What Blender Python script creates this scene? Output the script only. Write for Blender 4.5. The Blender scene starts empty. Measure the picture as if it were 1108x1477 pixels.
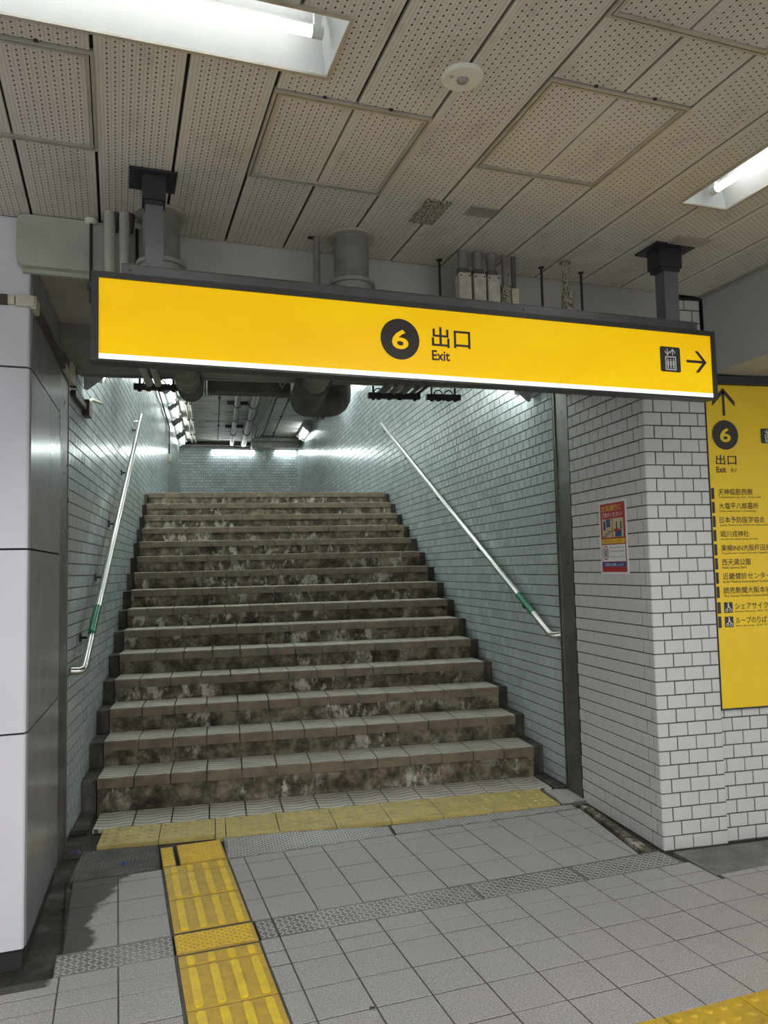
import bpy, bmesh, math, random
from mathutils import Vector, Matrix

random.seed(7)
scene = bpy.context.scene
COL = scene.collection

# ------------------------------------------------------------------ camera
# measured from the photograph: focal length in pixels of a 1108 x 1477 frame
F_PX = 1103.0
YAW, PITCH, ROLL = math.radians(12.695), math.radians(4.1665), math.radians(1.342)
CAM_H = 1.41
cam_data = bpy.data.cameras.new('camera')
cam = bpy.data.objects.new('camera', cam_data)
COL.objects.link(cam)
scene.camera = cam
cam_data.sensor_fit = 'VERTICAL'
cam_data.sensor_height = 24.0
cam_data.lens = 24.0 * F_PX / 1477.0
cam_data.clip_start = 0.02
cam_data.clip_end = 100
fw = Vector((math.sin(YAW) * math.cos(PITCH), math.cos(YAW) * math.cos(PITCH), math.sin(PITCH)))
rt = Vector((math.cos(YAW), -math.sin(YAW), 0))
dn = -(rt.cross(fw))
cr, sr = math.cos(ROLL), math.sin(ROLL)
r2 = cr * rt + sr * dn
d2 = -sr * rt + cr * dn
m = Matrix((r2, -d2, -fw)).transposed().to_4x4()
m.translation = Vector((0, 0, CAM_H))
cam.matrix_world = m

# ------------------------------------------------------------------ world, exposure
world = bpy.data.worlds.new('world')
scene.world = world
world.use_nodes = True
world.node_tree.nodes['Background'].inputs[0].default_value = (0.80, 0.83, 0.85, 1)
world.node_tree.nodes['Background'].inputs[1].default_value = 1.35
scene.view_settings.view_transform = 'Standard'
scene.view_settings.look = 'None'
scene.view_settings.gamma = 1.0
scene.view_settings.use_curve_mapping = False
scene.view_settings.exposure = 0.0
FILL_TUBE = 160.0     # radiance of the unseen tubes added behind the viewer as fill
FRONT_TUBE = 5.5         # the two tubes in view, dimmed so their reflectors do not clip
STAIR_TUBE = 95.0        # radiance of the tubes above the lower stairs
ROW_TUBE = 18.0          # the row of lights high on the side walls
FAR_TUBE = 28.0          # the tubes in view at the head of the stairs
SIGN_GLOW = 0.60

# ------------------------------------------------------------------ frames
ANG = math.radians(6.6)          # the concourse grid is turned against the stair corridor
CA, SA = math.cos(ANG), math.sin(ANG)
def s2c(u, w): return (u * CA - w * SA, u * SA + w * CA)
def c2s(x, y): return (x * CA + y * SA, -x * SA + y * CA)

# ------------------------------------------------------------------ materials
MATS = {}
def nt(name):
    mt = bpy.data.materials.new(name); mt.use_nodes = True
    MATS[name] = mt
    return mt, mt.node_tree.nodes, mt.node_tree.links, mt.node_tree.nodes['Principled BSDF']

def N(nodes, kind, **kw):
    n = nodes.new(kind)
    for k, v in kw.items(): setattr(n, k, v)
    return n

def math_node(nodes, links, op, a, b=None, clamp=False):
    n = nodes.new('ShaderNodeMath'); n.operation = op; n.use_clamp = clamp
    for i, v in enumerate((a, b)):
        if v is None: continue
        if isinstance(v, (int, float)): n.inputs[i].default_value = v
        else: links.new(v, n.inputs[i])
    return n.outputs[0]

def mix_col(nodes, links, fac, a, b):
    n = nodes.new('ShaderNodeMix'); n.data_type = 'RGBA'
    for sock, v in ((n.inputs[0], fac), (n.inputs[6], a), (n.inputs[7], b)):
        if isinstance(v, (int, float)): sock.default_value = v
        elif isinstance(v, tuple): sock.default_value = (*v, 1) if len(v) == 3 else v
        else: links.new(v, sock)
    return n.outputs[2]

def coords(nodes, links, scale=(1, 1, 1), kind='Object'):
    tc = nodes.new('ShaderNodeTexCoord'); mp = nodes.new('ShaderNodeMapping')
    mp.inputs['Scale'].default_value = scale
    links.new(tc.outputs[kind], mp.inputs[0])
    return mp.outputs[0]

def wcoords(nodes, links, scale=(1, 1, 1)):
    g = nodes.new('ShaderNodeNewGeometry'); mp = nodes.new('ShaderNodeMapping')
    mp.inputs['Scale'].default_value = scale
    links.new(g.outputs['Position'], mp.inputs[0])
    return mp.outputs[0]

def noise(nodes, links, vec, scale, detail=4, rough=0.55):
    n = nodes.new('ShaderNodeTexNoise')
    n.inputs['Scale'].default_value = scale; n.inputs['Detail'].default_value = detail
    n.inputs['Roughness'].default_value = rough
    links.new(vec, n.inputs['Vector'])
    return n.outputs[0]

def ramp(nodes, links, fac, stops):
    r = nodes.new('ShaderNodeValToRGB')
    els = r.color_ramp.elements
    while len(els) < len(stops): els.new(0.5)
    for e, (p, c) in zip(els, stops):
        e.position = p
        e.color = (c, c, c, 1) if isinstance(c, (int, float)) else (*c, 1)
    links.new(fac, r.inputs[0])
    return r.outputs[0]

def bump(nodes, links, b, height, strength=0.3, dist=0.002):
    bn = nodes.new('ShaderNodeBump')
    bn.inputs['Strength'].default_value = strength; bn.inputs['Distance'].default_value = dist
    links.new(height, bn.inputs['Height']); links.new(bn.outputs[0], b.inputs['Normal'])

def simple(name, col, rough=0.5, metal=0.0, var=0.12, scale=14, rvar=0.0, bmp=0.0):
    mt, nd, ln, b = nt(name)
    v = wcoords(nd, ln)
    n = noise(nd, ln, v, scale, 5)
    dark = tuple(c * (1 - var) for c in col); lite = tuple(min(1, c * (1 + var)) for c in col)
    c = ramp(nd, ln, n, [(0.3, dark), (0.7, lite)])
    ln.new(c, b.inputs['Base Color'])
    b.inputs['Roughness'].default_value = rough; b.inputs['Metallic'].default_value = metal
    if rvar:
        r = ramp(nd, ln, noise(nd, ln, v, scale * 2.3, 3), [(0.3, max(0, rough - rvar)), (0.7, min(1, rough + rvar))])
        ln.new(r, b.inputs['Roughness'])
    if bmp: bump(nd, ln, b, noise(nd, ln, v, scale * 12, 3), bmp)
    return mt

def emitter(name, col, strength):
    mt, nd, ln, b = nt(name)
    b.inputs['Base Color'].default_value = (*col, 1)
    b.inputs['Emission Color'].default_value = (*col, 1)
    b.inputs['Emission Strength'].default_value = strength
    return mt

def island_random(nd): return nd.new('ShaderNodeNewGeometry').outputs['Random Per Island']

def tile_glazed(name, col, rough=0.25, var=0.16, dirt=0.25):
    mt, nd, ln, b = nt(name)
    v = wcoords(nd, ln)
    base = ramp(nd, ln, island_random(nd), [(0, tuple(c * (1 - var) for c in col)), (1, tuple(min(1, c * (1 + var * 0.6)) for c in col))])
    d = ramp(nd, ln, noise(nd, ln, v, 2.2, 5), [(0.42, 0.0), (0.75, dirt)])
    c = mix_col(nd, ln, d, base, tuple(c * 0.45 for c in col))
    ln.new(c, b.inputs['Base Color'])
    b.inputs['Roughness'].default_value = rough
    b.inputs['Specular IOR Level'].default_value = 0.5
    bump(nd, ln, b, noise(nd, ln, v, 60, 2), 0.10, 0.001)
    return mt

tile_glazed('stair_wall_tile', (0.48, 0.55, 0.55), 0.20)
tile_glazed('pier_tile', (0.60, 0.60, 0.585), 0.38, 0.07, 0.12)
simple('grout', (0.085, 0.078, 0.066), 0.9, var=0.3)
simple('cream_paint', (0.42, 0.41, 0.37), 0.55, var=0.16, scale=3)
simple('green_paint', (0.40, 0.43, 0.36), 0.5, var=0.16, scale=5)
simple('grey_paint', (0.40, 0.40, 0.40), 0.6, var=0.07, scale=2)
simple('soffit_paint', (0.27, 0.26, 0.235), 0.6, var=0.2, scale=3)
simple('steel', (0.21, 0.205, 0.185), 0.36, 0.75, var=0.18, scale=6, rvar=0.1)
simple('chrome', (0.62, 0.62, 0.60), 0.28, 1.0, var=0.02)
simple('sign_metal', (0.045, 0.044, 0.042), 0.4, 0.3, var=0.08)
simple('sign_metal_light', (0.13, 0.13, 0.135), 0.38, 0.6, var=0.1)
simple('dark_steel', (0.035, 0.037, 0.045), 0.45, 0.3, var=0.2)
simple('grey_post', (0.17, 0.175, 0.195), 0.42, 0.5, var=0.1)
simple('black_iron', (0.028, 0.026, 0.024), 0.6, 0.2, var=0.3)
simple('duct_wrap', (0.20, 0.19, 0.165), 0.75, var=0.35, scale=9, bmp=0.4)
simple('duct_dark', (0.10, 0.093, 0.078), 0.8, var=0.35, scale=8, bmp=0.4)
simple('pipe_grey', (0.30, 0.29, 0.26), 0.5, 0.2, var=0.3, scale=8)
simple('pipe_box', (0.48, 0.45, 0.37), 0.7, var=0.2, scale=30)
simple('pipe_cream', (0.52, 0.49, 0.36), 0.6, var=0.25, scale=20)
simple('conduit_brown', (0.065, 0.045, 0.038), 0.5, var=0.3)
simple('conduit_cream', (0.62, 0.58, 0.46), 0.5, var=0.15)
simple('white_plastic', (0.72, 0.71, 0.62), 0.4, var=0.06)
simple('lamp_white', (0.66, 0.69, 0.68), 0.5, var=0.03)
simple('lamp_grey', (0.42, 0.43, 0.42), 0.5, var=0.05)
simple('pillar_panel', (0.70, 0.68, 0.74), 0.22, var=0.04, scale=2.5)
simple('shaded_pillar_panel', (0.27, 0.265, 0.27), 0.21, var=0.08, scale=3, rvar=0.03)  # same cladding as the front, darkened to carry the side face's shade
simple('dark_joint', (0.025, 0.023, 0.022), 0.8)
simple('ink', (0.035, 0.030, 0.024), 0.6, var=0.02)
simple('paper_white', (0.75, 0.75, 0.75), 0.5, var=0.02)
simple('poster_red', (0.42, 0.018, 0.02), 0.4, var=0.03)
simple('poster_blue', (0.03, 0.055, 0.22), 0.4, var=0.03)
simple('poster_yellow', (0.75, 0.50, 0.02), 0.4, var=0.03)
simple('poster_tan', (0.55, 0.45, 0.27), 0.4, var=0.1)
simple('board_yellow', (0.86, 0.58, 0.010), 0.42, var=0.02)
simple('board_blue', (0.02, 0.03, 0.05), 0.4)
simple('green_tape', (0.01, 0.21, 0.09), 0.25, var=0.1)
simple('litter_blue', (0.05, 0.12, 0.65), 0.4)
simple('litter_purple', (0.08, 0.04, 0.12), 0.7)
simple('joint_tar', (0.04, 0.036, 0.03), 0.85, var=0.4)
simple('hatch_metal', (0.45, 0.42, 0.36), 0.4, 0.3, var=0.12)
simple('floor_grout', (0.075, 0.070, 0.062), 0.9, var=0.3)
simple('floor_paint', (0.30, 0.30, 0.29), 0.7)

# concrete of the risers, with white efflorescence patches
def riser_mat():
    mt, nd, ln, b = nt('riser_concrete')
    v = wcoords(nd, ln); vs = wcoords(nd, ln, (1, 1, 0.55))
    a = ramp(nd, ln, noise(nd, ln, v, 9.0, 9, 0.70), [(0.36, (0.024, 0.020, 0.012)), (0.48, (0.085, 0.070, 0.043)), (0.64, (0.24, 0.205, 0.145))])
    w1 = ramp(nd, ln, noise(nd, ln, vs, 11, 9, 0.72), [(0.52, 0.0), (0.60, 0.9)])
    w2 = ramp(nd, ln, noise(nd, ln, v, 1.7, 3), [(0.44, 0.0), (0.56, 1.0)])
    k = math_node(nd, ln, 'MULTIPLY', w1, w2)
    c = mix_col(nd, ln, k, a, (0.55, 0.52, 0.45))
    ln.new(c, b.inputs['Base Color']); b.inputs['Roughness'].default_value = 0.85
    bump(nd, ln, b, noise(nd, ln, v, 40, 6), 0.7, 0.006)
riser_mat()
def side_stone():
    mt, nd, ln, b = nt('side_stone')
    v = wcoords(nd, ln, (1, 1, 0.4))
    c = ramp(nd, ln, noise(nd, ln, v, 9, 6, 0.6), [(0.35, (0.022, 0.020, 0.016)), (0.55, (0.07, 0.062, 0.05)), (0.75, (0.16, 0.145, 0.12))])
    ln.new(c, b.inputs['Base Color']); b.inputs['Roughness'].default_value = 0.8
    bump(nd, ln, b, noise(nd, ln, v, 50, 5), 0.5, 0.004)
side_stone()
def nosing_front():
    mt, nd, ln, b = nt('nosing_front')
    v = wcoords(nd, ln)
    base = ramp(nd, ln, island_random(nd), [(0, (0.12, 0.088, 0.056)), (0.5, (0.175, 0.135, 0.09)), (1, (0.23, 0.18, 0.125))])
    d = ramp(nd, ln, noise(nd, ln, v, 10, 5), [(0.4, 0.0), (0.8, 0.7)])
    ln.new(mix_col(nd, ln, d, base, (0.04, 0.032, 0.022)), b.inputs['Base Color']); b.inputs['Roughness'].default_value = 0.5
nosing_front()
def grooved(name, lite, groove, wave=True):
    # ribbed tile top: fine grooves holding dirt, running across the walking direction
    mt, nd, ln, b = nt(name)
    v = wcoords(nd, ln)
    sx = nd.new('ShaderNodeSeparateXYZ'); ln.new(v, sx.inputs[0])
    y = sx.outputs[1]
    if wave:
        wv = math_node(nd, ln, 'MULTIPLY', sx.outputs[0], 2 * math.pi / 0.2118)
        sn = math_node(nd, ln, 'MULTIPLY', math_node(nd, ln, 'SINE', wv), 0.013)
        y = math_node(nd, ln, 'ADD', y, sn)
    ph = math_node(nd, ln, 'FRACT', math_node(nd, ln, 'MULTIPLY', y, 1 / 0.052))
    g = math_node(nd, ln, 'ABSOLUTE', math_node(nd, ln, 'SUBTRACT', ph, 0.5))
    gm = ramp(nd, ln, g, [(0.06, 1.0), (0.12, 0.0)])
    base = ramp(nd, ln, noise(nd, ln, v, 7, 5), [(0.3, tuple(c * 0.72 for c in lite)), (0.7, lite)])
    ln.new(mix_col(nd, ln, gm, base, groove), b.inputs['Base Color'])
    b.inputs['Roughness'].default_value = 0.55
    inv = math_node(nd, ln, 'SUBTRACT', 1.0, gm)
    bump(nd, ln, b, inv, 0.6, 0.004)
grooved('nosing_top', (0.56, 0.53, 0.45), (0.12, 0.10, 0.07))
grooved('base_tile_top', (0.66, 0.63, 0.55), (0.10, 0.085, 0.06))

def floor_tile_mat():
    mt, nd, ln, b = nt('floor_tile')
    v = coords(nd, ln)
    base = ramp(nd, ln, island_random(nd), [(0, (0.37, 0.355, 0.345)), (1, (0.43, 0.415, 0.405))])
    sp = ramp(nd, ln, noise(nd, ln, v, 190, 2, 0.5), [(0.44, 0.78), (0.60, 1.25)])
    m1 = nd.new('ShaderNodeMix'); m1.data_type = 'RGBA'; m1.blend_type = 'MULTIPLY'; m1.inputs[0].default_value = 1
    ln.new(base, m1.inputs[6]); ln.new(sp, m1.inputs[7])
    big = ramp(nd, ln, noise(nd, ln, v, 1.6, 4), [(0.3, 0.0), (0.8, 0.22)])
    c = mix_col(nd, ln, big, m1.outputs[2], (0.18, 0.17, 0.155))
    # old dirt lying along the left edge of the floor
    sx = nd.new('ShaderNodeSeparateXYZ'); ln.new(v, sx.inputs[0])
    nz = noise(nd, ln, v, 6, 5)
    e = math_node(nd, ln, 'ADD', sx.outputs[0], math_node(nd, ln, 'MULTIPLY', math_node(nd, ln, 'SUBTRACT', nz, 0.5), 0.28))
    far = math_node(nd, ln, 'MULTIPLY', math_node(nd, ln, 'SUBTRACT', sx.outputs[1], 3.35), 0.26)
    e = math_node(nd, ln, 'SUBTRACT', e, far)
    near = math_node(nd, ln, 'GREATER_THAN', sx.outputs[1], 2.98)
    k = ramp(nd, ln, math_node(nd, ln, 'ADD', e, 0.5), [(0.375, 0.95), (0.405, 0.0)])
    k = math_node(nd, ln, 'MULTIPLY', k, near)
    c = mix_col(nd, ln, k, c, (0.035, 0.032, 0.025))
    ln.new(c, b.inputs['Base Color']); b.inputs['Roughness'].default_value = 0.55
    bump(nd, ln, b, noise(nd, ln, v, 190, 2), 0.35, 0.002)
floor_tile_mat()
def yellow_mat(name, lite, dark, dirt, dcol):
    mt, nd, ln, b = nt(name)
    v = wcoords(nd, ln)
    base = ramp(nd, ln, noise(nd, ln, v, 26, 5), [(0.3, dark), (0.65, lite)])
    d = ramp(nd, ln, noise(nd, ln, v, 9, 6, 0.65), [(0.45, 0.0), (0.72, dirt)])
    ln.new(mix_col(nd, ln, d, base, dcol), b.inputs['Base Color'])
    b.inputs['Roughness'].default_value = 0.45
yellow_mat('guide_yellow', (0.66, 0.43, 0.020), (0.52, 0.33, 0.03), 0.35, (0.25, 0.17, 0.04))
yellow_mat('guide_bar_yellow', (0.92, 0.66, 0.020), (0.78, 0.53, 0.02), 0.2, (0.4, 0.27, 0.04))
yellow_mat('painted_plate_yellow', (0.62, 0.40, 0.045), (0.50, 0.32, 0.05), 0.4, (0.24, 0.17, 0.06))
yellow_mat('warning_yellow', (0.60, 0.49, 0.16), (0.50, 0.40, 0.14), 0.5, (0.22, 0.18, 0.08))
def plate_mat():
    mt, nd, ln, b = nt('checker_plate')
    v = wcoords(nd, ln)
    c = ramp(nd, ln, noise(nd, ln, v, 8, 5), [(0.3, (0.12, 0.117, 0.11)), (0.7, (0.24, 0.235, 0.225))])
    ln.new(c, b.inputs['Base Color']); b.inputs['Roughness'].default_value = 0.42; b.inputs['Metallic'].default_value = 0.25
    mt, nd, ln, b = nt('plate_lug')
    b.inputs['Base Color'].default_value = (0.56, 0.56, 0.54, 1); b.inputs['Roughness'].default_value = 0.35; b.inputs['Metallic'].default_value = 0.45
    mt, nd, ln, b = nt('dirty_plate')
    v = wcoords(nd, ln)
    c = ramp(nd, ln, noise(nd, ln, v, 7, 6), [(0.35, (0.022, 0.020, 0.015)), (0.75, (0.11, 0.10, 0.085))])
    ln.new(c, b.inputs['Base Color']); b.inputs['Roughness'].default_value = 0.7
plate_mat()
def dirt_mat():
    mt, nd, ln, b = nt('dirt_concrete')
    v = wcoords(nd, ln)
    c = ramp(nd, ln, noise(nd, ln, v, 6, 7, 0.65), [(0.35, (0.014, 0.012, 0.009)), (0.55, (0.045, 0.04, 0.032)), (0.78, (0.20, 0.18, 0.15))])
    ln.new(c, b.inputs['Base Color']); b.inputs['Roughness'].default_value = 0.85
    bump(nd, ln, b, noise(nd, ln, v, 30, 6), 0.8, 0.01)
dirt_mat()
U0, PITCH_U = 0.180, 0.24664
def ceiling_mat():
    mt, nd, ln, b = nt('perforated_panel')
    v = coords(nd, ln)
    sx = nd.new('ShaderNodeSeparateXYZ'); ln.new(v, sx.inputs[0])
    U, W = sx.outputs[0], sx.outputs[1]
    fu = math_node(nd, ln, 'MULTIPLY', math_node(nd, ln, 'FRACT', math_node(nd, ln, 'DIVIDE', math_node(nd, ln, 'SUBTRACT', U, U0 - 10 * PITCH_U), PITCH_U)), PITCH_U)
    PU, PW = 0.0215, 0.0215
    a = math_node(nd, ln, 'DIVIDE', math_node(nd, ln, 'SUBTRACT', fu, 0.0270), PU)
    idx = math_node(nd, ln, 'FLOOR', a)
    st = math_node(nd, ln, 'MULTIPLY', math_node(nd, ln, 'MODULO', math_node(nd, ln, 'ADD', idx, 20.0), 2.0), 0.5)
    bb = math_node(nd, ln, 'ADD', math_node(nd, ln, 'DIVIDE', math_node(nd, ln, 'ADD', W, 20.0), PW), st)
    dx = math_node(nd, ln, 'MULTIPLY', math_node(nd, ln, 'SUBTRACT', math_node(nd, ln, 'FRACT', a), 0.5), PU)
    dy = math_node(nd, ln, 'MULTIPLY', math_node(nd, ln, 'SUBTRACT', math_node(nd, ln, 'FRACT', bb), 0.5), PW)
    dd = math_node(nd, ln, 'SQRT', math_node(nd, ln, 'ADD', math_node(nd, ln, 'MULTIPLY', dx, dx), math_node(nd, ln, 'MULTIPLY', dy, dy)))
    hole = math_node(nd, ln, 'LESS_THAN', dd, 0.0031)
    ok = math_node(nd, ln, 'MULTIPLY', math_node(nd, ln, 'GREATER_THAN', a, 0.0), math_node(nd, ln, 'LESS_THAN', a, 9.0))
    hole = math_node(nd, ln, 'MULTIPLY', hole, ok)
    # fine ribs pressed in along the strip, between the hole rows and on the margins
    rb = math_node(nd, ln, 'ABSOLUTE', math_node(nd, ln, 'SUBTRACT', math_node(nd, ln, 'FRACT', math_node(nd, ln, 'DIVIDE', fu, PU / 2)), 0.5))
    rib = ramp(nd, ln, rb, [(0.06, 0.0), (0.22, 1.0)])
    base = ramp(nd, ln, noise(nd, ln, v, 1.3, 5), [(0.3, (0.59, 0.555, 0.485)), (0.7, (0.69, 0.655, 0.585))])
    ribc = mix_col(nd, ln, math_node(nd, ln, 'MULTIPLY', math_node(nd, ln, 'SUBTRACT', 1.0, rib), 0.22), base, (0.20, 0.18, 0.15))
    # soot
    vs = coords(nd, ln, (1, 0.6, 1))
    soot = ramp(nd, ln, noise(nd, ln, vs, 5, 8, 0.72), [(0.54, 0.0), (0.78, 0.45)])
    c = mix_col(nd, ln, soot, ribc, (0.12, 0.105, 0.09))
    c = mix_col(nd, ln, hole, c, (0.018, 0.016, 0.014))
    ln.new(c, b.inputs['Base Color']); b.inputs['Roughness'].default_value = 0.5
    h = math_node(nd, ln, 'SUBTRACT', rib, hole)
    bump(nd, ln, b, h, 0.35, 0.002)
ceiling_mat()
def raw_ceiling():
    mt, nd, ln, b = nt('raw_concrete_ceiling')
    v = wcoords(nd, ln, (0.35, 1.6, 1))
    a = ramp(nd, ln, noise(nd, ln, v, 5, 7, 0.65), [(0.36, (0.22, 0.215, 0.19)), (0.46, (0.56, 0.55, 0.50)), (0.70, (0.70, 0.69, 0.64))])
    ln.new(a, b.inputs['Base Color']); b.inputs['Roughness'].default_value = 0.7
    bump(nd, ln, b, noise(nd, ln, v, 9, 6), 0.5, 0.01)
raw_ceiling()
def speckle(name, a, c2):
    mt, nd, ln, b = nt(name)
    v = wcoords(nd, ln)
    c = ramp(nd, ln, noise(nd, ln, v, 130, 3, 0.6), [(0.42, a), (0.52, c2)])
    ln.new(c, b.inputs['Base Color']); b.inputs['Roughness'].default_value = 0.85
    bump(nd, ln, b, noise(nd, ln, v, 130, 3), 0.6, 0.004)
speckle('speckled_board', (0.05, 0.045, 0.035), (0.40, 0.38, 0.29))
def sign_face():
    mt, nd, ln, b = nt('sign_face')
    v = coords(nd, ln, (0.8, 1, 2.2))
    c = ramp(nd, ln, noise(nd, ln, v, 1.3, 2), [(0.3, (0.82, 0.46, 0.004)), (0.6, (0.88, 0.56, 0.005))])
    ln.new(c, b.inputs['Base Color']); ln.new(c, b.inputs['Emission Color'])
    b.inputs['Emission Strength'].default_value = SIGN_GLOW * 0.88
    b.inputs['Roughness'].default_value = 0.35
    b.inputs['Specular IOR Level'].default_value = 0.15
sign_face()
emitter('sign_white', (0.76, 0.90, 0.86), 0.9)
emitter('fill_tube', (1.0, 0.985, 0.97), FILL_TUBE)
emitter('front_tube', (1.0, 0.985, 0.97), FRONT_TUBE)
emitter('far_tube', (0.93, 1.0, 0.985), FAR_TUBE)
emitter('mouth_tube', (0.93, 1.0, 0.985), 20.0)
emitter('row_tube', (0.93, 1.0, 0.985), ROW_TUBE)
emitter('stair_tube', (0.93, 1.0, 0.985), STAIR_TUBE)

# ------------------------------------------------------------------ mesh builder
class MB:
    def __init__(s): s.v = []; s.f = []; s.mi = []; s.sm = []
    def add(s, vs, fs, mi=0, smooth=False):
        k = len(s.v); s.v += [tuple(p) for p in vs]
        for f in fs: s.f.append([i + k for i in f]); s.mi.append(mi); s.sm.append(smooth)
        return s
    def box(s, x0, x1, y0, y1, z0, z1, mi=0, ch=0.0):
        if ch <= 0:
            v = [(x, y, z) for z in (z0, z1) for y in (y0, y1) for x in (x0, x1)]
            return s.add(v, [(0, 2, 3, 1), (4, 5, 7, 6), (0, 1, 5, 4), (2, 6, 7, 3), (0, 4, 6, 2), (1, 3, 7, 5)], mi)
        bm = bmesh.new()
        bmesh.ops.create_cube(bm, size=1)
        for p in bm.verts:
            p.co = Vector(((x0 + x1) / 2 + p.co.x * (x1 - x0), (y0 + y1) / 2 + p.co.y * (y1 - y0), (z0 + z1) / 2 + p.co.z * (z1 - z0)))
        bmesh.ops.bevel(bm, geom=bm.edges[:], offset=ch, segments=2, affect='EDGES', profile=0.6)
        bm.verts.index_update()
        s.add([p.co[:] for p in bm.verts], [[q.index for q in f.verts] for f in bm.faces], mi)
        bm.free(); return s
    def prism(s, poly, z0, z1, mi=0, ch=0.0):
        # poly counter-clockwise in plan
        a = sum(poly[i][0] * poly[(i + 1) % len(poly)][1] - poly[(i + 1) % len(poly)][0] * poly[i][1] for i in range(len(poly)))
        if a < 0: poly = poly[::-1]
        n = len(poly)
        if ch > 0:
            cx = sum(p[0] for p in poly) / n; cy = sum(p[1] for p in poly) / n
            inn = []
            for (x, y) in poly:
                d = math.hypot(x - cx, y - cy); k = max(0, 1 - ch * 1.3 / max(d, 1e-5)); inn.append((cx + (x - cx) * k, cy + (y - cy) * k))
            v = [(x, y, z0) for x, y in poly] + [(x, y, z1 - ch) for x, y in poly] + [(x, y, z1) for x, y in inn]
            f = [tuple(range(2 * n, 3 * n)), tuple(range(n - 1, -1, -1))]
            for i in range(n):
                j = (i + 1) % n
                f += [(i, j, n + j, n + i), (n + i, n + j, 2 * n + j, 2 * n + i)]
            return s.add(v, f, mi)
        v = [(x, y, z0) for x, y in poly] + [(x, y, z1) for x, y in poly]
        f = [tuple(range(n, 2 * n)), tuple(range(n - 1, -1, -1))] + [(i, (i + 1) % n, n + (i + 1) % n, n + i) for i in range(n)]
        return s.add(v, f, mi)
    def extrude(s, prof, axis, a, b, mi=0):
        # profile given in the two other axes, extruded along axis from a to b
        n = len(prof); v = []
        for t in (a, b):
            for (p, q) in prof:
                v.append({'x': (t, p, q), 'y': (p, t, q), 'z': (p, q, t)}[axis])
        f = [tuple(range(n)), tuple(range(2 * n - 1, n - 1, -1))] + [(i, n + i, n + (i + 1) % n, (i + 1) % n) for i in range(n)]
        s.add(v, f, mi); return s
    def tube(s, pts, r, n=12, mi=0, caps=True):
        pts = [Vector(p) for p in pts]; rs = r if isinstance(r, (list, tuple)) else [r] * len(pts)
        rings = []; up = None
        for i, p in enumerate(pts):
            t = (pts[min(i + 1, len(pts) - 1)] - pts[max(i - 1, 0)]).normalized()
            if up is None:
                up = Vector((0, 0, 1)) if abs(t.z) < 0.9 else Vector((1, 0, 0))
            side = t.cross(up).normalized(); up = side.cross(t).normalized()
            rings.append([p + rs[i] * (math.cos(a) * side + math.sin(a) * up) for a in [2 * math.pi * k / n for k in range(n)]])
        v = [q for rg in rings for q in rg]
        f = []
        for i in range(len(rings) - 1):
            for k in range(n):
                f.append((i * n + k, i * n + (k + 1) % n, (i + 1) * n + (k + 1) % n, (i + 1) * n + k))
        s.add(v, f, mi, True)
        if caps:
            s.add(rings[0], [tuple(range(n - 1, -1, -1))], mi); s.add(rings[-1], [tuple(range(n))], mi)
        return s
    def cyl(s, p0, p1, r, n=16, mi=0): return s.tube([p0, p1], r, n, mi)
    def quad(s, a, b, c, d, mi=0): return s.add([a, b, c, d], [(0, 1, 2, 3)], mi)
    def dome(s, cx, cy, z, r, h, n=8, mi=0):
        v = []
        for rr, hh in ((1, 0), (0.85, 0.65), (0.5, 1.0)):
            v += [(cx + r * rr * math.cos(2 * math.pi * k / n), cy + r * rr * math.sin(2 * math.pi * k / n), z + h * hh) for k in range(n)]
        f = [(i * n + k, i * n + (k + 1) % n, (i + 1) * n + (k + 1) % n, (i + 1) * n + k) for i in range(2) for k in range(n)]
        f.append(tuple(range(2 * n, 3 * n)))
        return s.add(v, f, mi, True)
    def mesh(s, name, mats, off=(0, 0, 0)):
        me = bpy.data.meshes.new(name)
        ox, oy, oz = off
        me.from_pydata([(x - ox, y - oy, z - oz) for x, y, z in s.v], [], s.f)
        for mt in ([mats] if isinstance(mats, str) else mats): me.materials.append(MATS[mt])
        me.polygons.foreach_set('material_index', s.mi)
        me.polygons.foreach_set('use_smooth', s.sm)
        me.update()
        return me

def fillet(pts, rad, seg=6):
    pts = [Vector(p) for p in pts]; out = [pts[0]]
    for i in range(1, len(pts) - 1):
        a, b, c = pts[i - 1], pts[i], pts[i + 1]
        d1, d2 = (a - b).normalized(), (c - b).normalized()
        r = min(rad, (a - b).length * 0.49, (c - b).length * 0.49)
        p, q = b + d1 * r, b + d2 * r
        for k in range(seg + 1):
            t = k / seg; out.append((1 - t) ** 2 * p + 2 * t * (1 - t) * b + t * t * q)
    out.append(pts[-1]); return out

# ------------------------------------------------------------------ object helpers
def obj(name, me, parent=None, loc=(0, 0, 0), rz=0.0):
    o = bpy.data.objects.new(name, me); COL.objects.link(o)
    o.location = loc; o.rotation_euler = (0, 0, rz)
    if parent is not None: o.parent = parent
    return o
def tag(o, label=None, cat=None, group=None, kind=None):
    if label: o['label'] = label
    if cat: o['category'] = cat
    if group: o['group'] = group
    if kind: o['kind'] = kind
    return o
class Thing:
    """An Empty at the thing's base; parts are given in the thing's frame ('C' corridor, 'S' concourse)."""
    def __init__(s, name, label, cat, loc, frame='C', group=None, kind=None):
        s.off = loc; s.rz = ANG if frame == 'S' else 0
        x, y = s2c(loc[0], loc[1]) if frame == 'S' else (loc[0], loc[1])
        s.o = obj(name, None, None, (x, y, loc[2]), s.rz)
        tag(s.o, label, cat, group, kind)
    def part(s, name, mb, mats, parent=None, label=None, kind=None):
        o = obj(name, mb.mesh(name, mats, s.off), parent or s.o)
        if label: o['label'] = label
        if kind: o['kind'] = kind
        return o
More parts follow.
